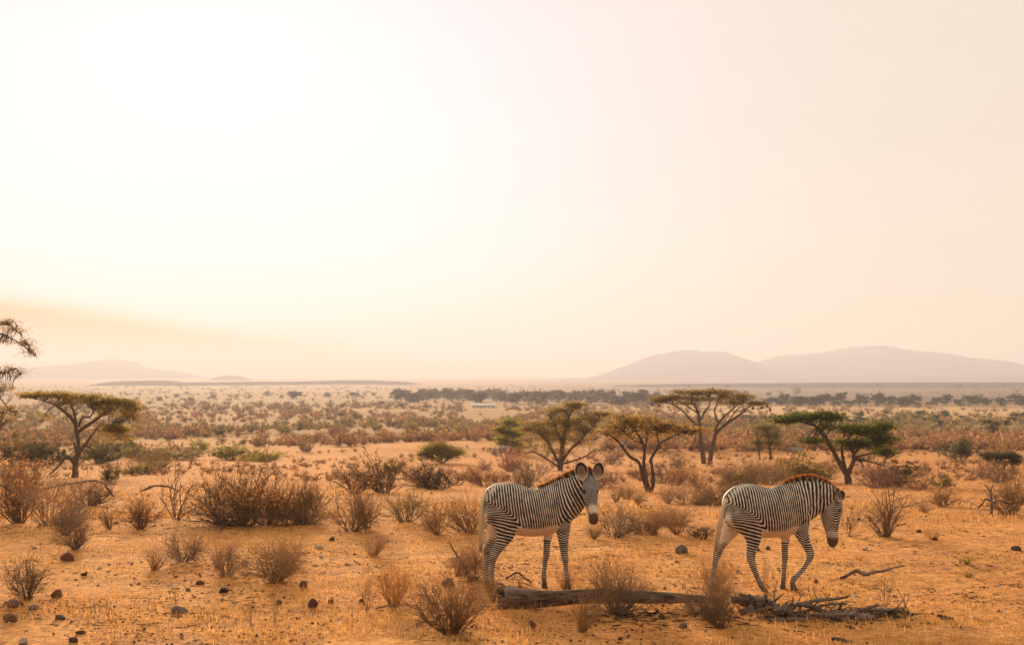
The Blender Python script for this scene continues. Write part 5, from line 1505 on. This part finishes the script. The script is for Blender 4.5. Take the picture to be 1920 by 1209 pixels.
# a long split along the side that faces the camera
rr -= S[:, 3][:, None] * 0.28 * np.exp(-((np.angle(np.exp(1j * (aa - 2.2 - 0.3 * np.sin(u * 3))))) / 0.16) ** 2) * np.clip(0.7 - (u + 0.9) * 0.5, 0, 1)
jag = 0.10 * (vnoise(aa[0] * 2.5, aa[0] * 0, 51) - 0.5)
P = S[:, None, :3] + rr[..., None] * (np.cos(aa)[..., None] * Nn[:, None] + np.sin(aa)[..., None] * B[:, None])
P[0] += T[0] * jag[:, None] * 1.6; P[1] += T[0] * jag[:, None] * 0.8
mb = MB()
i = np.arange(n - 1)[:, None] * sd; j = np.arange(sd)[None]; k2 = (j + 1) % sd
mb.add(P.reshape(-1, 3), np.stack([i + j, i + k2, i + sd + k2, i + sd + j], -1).reshape(-1, 4))
# hollow end
inner = [P[0] * 1.0]
ring_c = S[0, :3]
rings = []
for t_, d_ in ((0.80, 0.0), (0.66, 0.10), (0.50, 0.22)):
    rings.append(ring_c + (P[0] - ring_c) * t_ + T[0] * d_)
base0 = 0
prev = np.arange(sd)
for rg in rings:
    st = mb.n
    mb.add(rg, np.zeros((0, 4), int))
    cur = np.arange(sd) + st
    jj = np.arange(sd); kk = (jj + 1) % sd
    mb.f.append(np.stack([prev[jj], cur[jj], cur[kk], prev[kk]], -1))
    prev = cur
st = mb.n; mb.add([ring_c + T[0] * 0.3], np.zeros((0, 4), int)); jj = np.arange(sd)
mb.f.append(np.stack([prev[jj], np.full(sd, st), prev[(jj + 1) % sd]], -1))
st = mb.n; mb.add([S[-1, :3] + T[-1] * 0.02], np.zeros((0, 4), int)); e = (n - 1) * sd
mb.f.append(np.stack([e + jj, e + (jj + 1) % sd, np.full(sd, st)], -1))
mb.build('trunk', LOGW, log)
for k, (px0, py0, px1, py1, r0) in enumerate(((948, 1102, 930, 1094, 4), (950, 1135, 918, 1143, 5), (942, 1120, 926, 1112, 4.5), (1242, 1118, 1243, 1136, 2.2), (1000, 1136, 968, 1146, 4), (1120, 1112, 1150, 1102, 2.5))):
    c0 = np.array([(px0 - lx) / s, -0.04, (ly - py0) / s]); c1 = np.array([(px1 - lx) / s, -0.12 + 0.03 * k, (ly - py1) / s])
    m_ = MB(); tube(m_, spline([c0, (c0 + c1) / 2 + rng.normal(0, 0.015, 3), c1], 8), np.linspace(r0 / s, r0 / s * 0.3, 8), 7, rough=0.4, rng=rng)
    m_.build('branch_stub', GREYW if k == 3 else LOGW, log)

branch('dark broken root end of the log lying behind the dark-stemmed shrub', [(1370, 1124, 6), (1390, 1121, 10), (1415, 1124, 14), (1438, 1129, 11), (1458, 1137, 5)], LOGW, seed=1, name='broken_root', cat='root', rough=0.6, subs=3)
branch('short whitish stick propped against the dark broken root', [(1436, 1113, 4), (1433, 1124, 3.2), (1428, 1136, 2.6)], PALEW, seed=2, rough=0.3)
branch('long wavy grey branch in the middle of the heap of dead branches', [(1446, 1150, 2.5), (1456, 1144, 4), (1468, 1137, 4.2), (1490, 1134, 4), (1508, 1134, 4), (1526, 1141, 4.5), (1542, 1147, 4.6), (1562, 1150.5, 4.4), (1580, 1151, 4), (1612, 1144, 3.2), (1634, 1138, 2.6), (1646, 1133, 2)], GREYW, seed=3, subs=3)
branch('brown branch lying along the back of the heap of dead branches', [(1386, 1146, 3), (1420, 1144, 3.2), (1455, 1139, 3.6), (1500, 1131, 3.4), (1540, 1126, 3), (1578, 1122.5, 2.6), (1590, 1117, 1.6)], GREYW, seed=4, subs=2)
branch('forked upright snag in the heap of dead branches', [(1572, 1146, 3.2), (1577, 1136, 2.8), (1580, 1127, 1.6)], GREYW, seed=5)
branch('dark branch at the right end of the heap of dead branches', [(1606, 1150, 3), (1632, 1144, 4), (1655, 1142, 4.5), (1676, 1143, 4), (1698, 1148, 3), (1712, 1153, 2)], LOGW, seed=6, subs=3)
branch('flat dark branch along the front of the heap of dead branches', [(1440, 1160, 3), (1480, 1158, 3.6), (1520, 1157, 3.4), (1536, 1156, 2)], LOGW, seed=7, rough=0.5)
branch('short black branch stub crossing the heap of dead branches', [(1462, 1156, 4), (1478, 1146, 5), (1490, 1138, 4), (1500, 1133, 2)], LOGW, seed=8, rough=0.6)
branch('curved thin branch arching over the left of the heap of dead branches', [(1496, 1153, 2.4), (1502, 1142, 2.2), (1499, 1134, 1.4)], PALEW, seed=9)
branch('dark thick piece under the right half of the heap of dead branches', [(1545, 1155, 4), (1580, 1157, 6), (1612, 1156, 6.5), (1640, 1157, 4)], LOGW, seed=10, rough=0.7)
branch('knotted black root piece at the left end of the heap of dead branches', [(1448, 1157, 5), (1462, 1149, 7), (1478, 1150, 6), (1490, 1156, 3)], LOGW, seed=21, rough=0.8, subs=3)
branch('thin dark branch weaving through the back of the heap of dead branches', [(1500, 1148, 2.6), (1530, 1139, 3), (1556, 1133, 2.6), (1588, 1131, 2)], LOGW, seed=22, rough=0.5, subs=2)
branch('low dark branch filling the middle front of the heap of dead branches', [(1500, 1158, 3.5), (1530, 1154, 5), (1560, 1157, 4.5), (1590, 1160, 3)], LOGW, seed=23, rough=0.7, subs=2)
branch('slim grey branch tip pointing out of the right of the heap of dead branches', [(1620, 1152, 2.4), (1650, 1148, 2.2), (1684, 1140, 1.6), (1700, 1139, 1)], GREYW, seed=24, subs=2)
branch('dark forked stick lying alone on the sand right of the walking zebra', [(1575, 1084, 2.2), (1590, 1079, 3.2), (1604, 1072.5, 3.4), (1620, 1077, 3.6), (1640, 1073, 3), (1658, 1069, 2.6), (1676, 1064, 2), (1696, 1060, 1.2)], LOGW, seed=11)
branch('short dark stick at the bottom edge below the heap of dead branches', [(1560, 1197, 3.2), (1578, 1199, 3.6), (1598, 1202, 2.6)], LOGW, seed=12)
branch('short dark stick on the sand far right of the heap of dead branches', [(1758, 1153, 2.6), (1772, 1157, 3.6), (1786, 1159, 2.6)], LOGW, seed=13)
branch('whitish fallen branch across the foot of the bent umbrella acacia', [(72, 922, 1.6), (90, 915, 2), (108, 908, 2.1), (132, 905, 2.2), (154, 903.5, 2.3), (178, 900, 2.2), (188, 903, 2.1), (198, 906, 2), (218, 907, 1.6)], PALEW, seed=14, base=(140, 922), lift=0.0, subs=3)
branch('grey leaning branch under the whitish fallen branch at left', [(196, 907, 2.2), (202, 918, 2.4), (208, 926, 2), (214, 932, 2)], GREYW, seed=15)
branch('grey fallen branch beside the crooked sapling', [(262, 922, 1.2), (275, 916, 2), (290, 911, 2.1), (304, 910, 2), (318, 913, 1.4), (338, 921, .9)], GREYW, seed=16, base=(300, 925))
branch('pale dead stick standing crooked in the pinkish twig shrub at left', [(48, 932, 1.6), (36, 912, 2.6), (31, 903, 2)], PALEW, seed=17, base=(46, 950))
branch('thin dark straight stick leaning out of the shrub behind the zebra hind legs', [(884, 1086, 2.4), (868, 1062, 2), (852, 1034, 1.6), (842, 1016, 1)], LOGW, seed=18)
branch('small dark arched stick lying between the legs of the zebra facing the camera', [(948, 1084, 1.2), (962, 1076, 1.6), (972, 1074, 1.6), (984, 1084, 1.8), (996, 1092, 1.6)], LOGW, seed=19)
branch('pale thin stick at the foot of the upright see-through straw shrub', [(703, 1141, 1.4), (722, 1136, 1.8), (744, 1133, 1.6)], PALEW, seed=20)
# broken stump at right
stump = at(1858, 966); s2 = FPX / stump.y
st_ = thing('tree_stump', 'broken dark stump with pale splinters among bushes near the right edge', 'stump', (stump.x, stump.y, stump.z), 0)
for nm, pts in (('trunk', [(1858, 968, 3), (1860, 945, 2.4), (1858, 922, 2), (1863, 908, 1)]), ('limb', [(1859, 940, 1.8), (1848, 936, 2), (1841, 946, 1.8), (1834, 952, 1.2)]), ('limb', [(1859, 925, 1.4), (1852, 914, 1.2), (1846, 908, .6)]), ('limb', [(1860, 945, 1.8), (1872, 938, 2), (1884, 941, 1.8), (1898, 946, 1)])):
    m_ = MB(); tube(m_, spline(np.array([((p[0] - 1858) / s2, 0, (966 - p[1]) / s2) for p in pts]), 14), np.interp(np.linspace(0, 1, 14), np.linspace(0, 1, len(pts)), [p[2] / s2 for p in pts]), 8, rough=0.5, rng=rng)
    m_.build(nm, GREYW, st_)

# ------------------------------------------------------------------ litter and stubble on the ground
def straw_material():
    m, nt, p = new_mat('dry_straw')
    t = attr(nt, 'tint')
    col = ramp(nt, t, [(0.0, (0.200, 0.095, 0.036)), (0.35, (0.500, 0.255, 0.085)), (0.7, (0.700, 0.385, 0.130)), (1.0, (0.850, 0.550, 0.250))])
    nt.links.new(col, p.inputs['Base Color'])
    tr = nt.nodes.new('ShaderNodeBsdfTranslucent'); nt.links.new(col, tr.inputs['Color'])
    mx = nt.nodes.new('ShaderNodeMixShader'); mx.inputs[0].default_value = 0.35
    nt.links.new(p.outputs[0], mx.inputs[1]); nt.links.new(tr.outputs[0], mx.inputs[2])
    out = [n_ for n_ in nt.nodes if n_.type == 'OUTPUT_MATERIAL'][0]
    nt.links.new(mx.outputs[0], out.inputs['Surface'])
    return m
STRAWM = straw_material()
def scatter(rng, n, r0, r1, cell, seed, thr, soft=0.12, spread=31.0):
    """Random ground points in the wedge before the camera, gathered into patches."""
    pts = []
    while sum(len(p) for p in pts) < n:
        k = n * 3
        r = np.sqrt(rng.uniform(r0 ** 2, r1 ** 2, k)) if r1 < 30 else r0 * (r1 / r0) ** rng.random(k)
        th = np.radians(rng.uniform(-spread, spread, k))
        x, y = r * np.sin(th), r * np.cos(th)
        keep = (fbm(x / cell, y / cell, seed, 3) + 0.5 - thr) / soft > rng.random(k)
        pts.append(np.stack([x[keep], y[keep]], -1))
    return np.concatenate(pts)[:n]
def blades(mb, rng, xy, h0, h1, w, lean, tint=(0.55, 0.2)):
    n = len(xy)
    z = ground_z(xy[:, 0], xy[:, 1])
    b = np.stack([xy[:, 0], xy[:, 1], z - 0.004], -1)
    h = rng.uniform(h0, h1, (n, 1)) * rng.uniform(0.6, 1.2, (n, 1))
    a = rng.uniform(0, 2 * math.pi, n)
    ln = np.abs(rng.normal(0, lean, n))
    d = np.stack([np.cos(a) * np.sin(ln), np.sin(a) * np.sin(ln), np.cos(ln)], -1)
    sidev = np.stack([-np.sin(a + rng.normal(0, 0.5, n)), np.cos(a), np.zeros(n)], -1) * (w * rng.uniform(0.6, 1.4, (n, 1)))
    mid = b + d * h * 0.55
    d2 = d + np.stack([np.cos(a), np.sin(a), -np.ones(n) * 0.3], -1) * rng.uniform(0.1, 0.5, (n, 1))
    tip = mid + d2 * h * 0.45
    V = np.stack([b - sidev, b + sidev, mid + sidev * 0.7, mid - sidev * 0.7, tip], 1).reshape(-1, 3)
    k = np.arange(n)[:, None] * 5
    t = np.clip(rng.normal(tint[0], tint[1], n), 0, 1)
    base = mb.n
    mb.add(V, k + np.array([[0, 1, 2, 3]]), tint=np.repeat(t, 5))
    mb.f.append(k + np.array([[3, 2, 4]]) + base)
rng = np.random.default_rng(1234)
mb = MB()
blades(mb, rng, scatter(rng, 80000, 13.0, 36.0, 1.3, 61, 0.45), 0.04, 0.12, 0.0042, 1.25, (0.62, 0.22))
blades(mb, rng, scatter(rng, 36000, 13.0, 34.0, 0.6, 64, 0.55), 0.02, 0.07, 0.0040, 1.1, (0.40, 0.30))
blades(mb, rng, scatter(rng, 4500, 13.0, 34.0, 1.7, 62, 0.62, 0.08), 0.05, 0.15, 0.0030, 0.45, (0.62, 0.18))
mb.build('dry_grass', STRAWM, smooth=False)['kind'] = 'stuff'
mb = MB()
blades(mb, rng, scatter(rng, 52000, 33.0, 120.0, 2.2, 63, 0.46), 0.06, 0.22, 0.010, 0.8, (0.5, 0.25))
mb.build('dry_grass', STRAWM, smooth=False)['kind'] = 'stuff'

# dark crumbs of bark and dung, chips and pebbles
def crumbs(name, n, r0, r1, smin, smax, mat_stops, seed, thr):
    rng = np.random.default_rng(seed); mb = MB()
    xy = scatter(rng, n, r0, r1, 1.4, seed, thr, 0.14)
    octa = np.array([(1, 0, 0), (0, 1, 0), (-1, 0, 0), (0, -1, 0), (0, 0, 1), (0, 0, -1)], float)
    f = np.array([(0, 1, 4), (1, 2, 4), (2, 3, 4), (3, 0, 4), (1, 0, 5), (2, 1, 5), (3, 2, 5), (0, 3, 5)])
    k = len(xy)
    sz = smin * (smax / smin) ** (rng.random(k) ** 2.2)
    th = rng.uniform(0, 6.28, k)
    V = octa[None] * (1 + 0.35 * rng.normal(0, 1, (k, 6, 1))) * sz[:, None, None] * np.stack([rng.uniform(0.7, 1.9, k), rng.uniform(0.6, 1.1, k), rng.uniform(0.35, 0.8, k)], -1)[:, None]
    X = V[..., 0] * np.cos(th)[:, None] - V[..., 1] * np.sin(th)[:, None]; Y = V[..., 0] * np.sin(th)[:, None] + V[..., 1] * np.cos(th)[:, None]
    V = np.stack([X + xy[:, :1], Y + xy[:, 1:], V[..., 2] + (ground_z(xy[:, 0], xy[:, 1]) + sz * 0.2)[:, None]], -1)
    mb.add(V.reshape(-1, 3), (np.arange(k)[:, None, None] * 6 + f[None]).reshape(-1, 3), tint=np.repeat(rng.random(k), 6))
    m, nt, p = new_mat(name + '_stuff')
    nt.links.new(ramp(nt, attr(nt, 'tint'), mat_stops), p.inputs['Base Color'])
    o = mb.build(name, m, smooth=False); o['kind'] = 'stuff'
crumbs('bark_litter', 22000, 13.0, 42.0, 0.005, 0.024, [(0.0, (0.040, 0.022, 0.016)), (0.6, (0.110, 0.050, 0.028)), (1.0, (0.190, 0.085, 0.042))], 71, 0.44)
crumbs('gravel', 8500, 13.0, 45.0, 0.006, 0.034, [(0.0, (0.200, 0.110, 0.075)), (0.6, (0.330, 0.220, 0.160)), (1.0, (0.560, 0.450, 0.370))], 72, 0.46)
crumbs('dung_clods', 900, 30.0, 140.0, 0.02, 0.09, [(0.0, (0.050, 0.028, 0.020)), (1.0, (0.160, 0.075, 0.040))], 73, 0.46)
# bark and twigs heaped under the dead branches, added as shading below the log
rng = np.random.default_rng(99); mb = MB()
for k in range(620):
    px = rng.choice([rng.normal(1560, 80), rng.normal(1560, 80), rng.uniform(1360, 1340 + 380), rng.uniform(1100, 1340)]); py = 1147 + abs(rng.normal(0, 11)) + rng.normal(0, 3)
    q = at(px, py); a_ = rng.uniform(0, 6.28); ln = rng.uniform(0.03, 0.20)
    d_ = np.array([math.cos(a_), math.sin(a_), rng.normal(0.0, 0.04)])
    p0 = np.array(q) + [0, 0, rng.uniform(0.0, 0.025)]
    tube(mb, [p0, p0 + d_ * ln * 0.5 + rng.normal(0, 0.01, 3) * [1, 1, 0.4], p0 + d_ * ln], np.array([0.006, 0.006, 0.004]) * rng.uniform(0.6, 1.8), 3, cap=False, tint=rng.random() * 0.5)
o = mb.build('wood_debris_shading', TWIG); o.color = (0.080, 0.048, 0.034, 1); o['kind'] = 'stuff'
# fallen sticks too small to tell apart
rng = np.random.default_rng(88); mb = MB()
for x, y in scatter(rng, 900, 15.5, 34.0, 2.0, 75, 0.50):
    a_ = rng.uniform(0, 6.28); ln = rng.uniform(0.06, 0.32); z = gz(x, y)
    d_ = np.array([math.cos(a_), math.sin(a_) * 0.6, rng.normal(0.03, 0.05)])
    tube(mb, [np.array([x, y, z + 0.006]), np.array([x, y, z + 0.010]) + d_ * ln * 0.5 + rng.normal(0, 0.012, 3) * [1, 1, 0.4], np.array([x, y, z + 0.006]) + d_ * ln], [0.005, 0.0045, 0.003], 3, cap=False, tint=rng.random() * 0.5)
o = mb.build('fallen_twigs', TWIG); o.color = (0.110, 0.060, 0.036, 1); o['kind'] = 'stuff'

# ------------------------------------------------------------------ dusty air
def build_haze():
    mb = MB()
    x, y0, y1, z0, z1 = 13000, -13000, 13000, -34.0, 196.0
    V = [(sx * x, yy, zz) for zz in (z0, z1) for yy in (y0, y1) for sx in (-1, 1)]
    mb.add(V, [[0, 2, 3, 1], [4, 5, 7, 6], [0, 1, 5, 4], [2, 6, 7, 3], [0, 4, 6, 2], [1, 3, 7, 5]])
    m = bpy.data.materials.new('dusty_air'); m.use_nodes = True
    nt = m.node_tree; nt.nodes.clear()
    out = nt.nodes.new('ShaderNodeOutputMaterial')
    v = nt.nodes.new('ShaderNodeVolumePrincipled')
    v.inputs['Color'].default_value = HAZE_COLOR
    v.inputs['Density'].default_value = HAZE_DENSITY
    v.inputs['Anisotropy'].default_value = HAZE_G
    nt.links.new(v.outputs[0], out.inputs['Volume'])
    o = mb.build('haze', m, smooth=False)
    o['kind'] = 'stuff'
HAZE_COLOR, HAZE_DENSITY, HAZE_G = (0.450, 0.482, 0.625, 1), 0.00022, 0.29
build_haze()
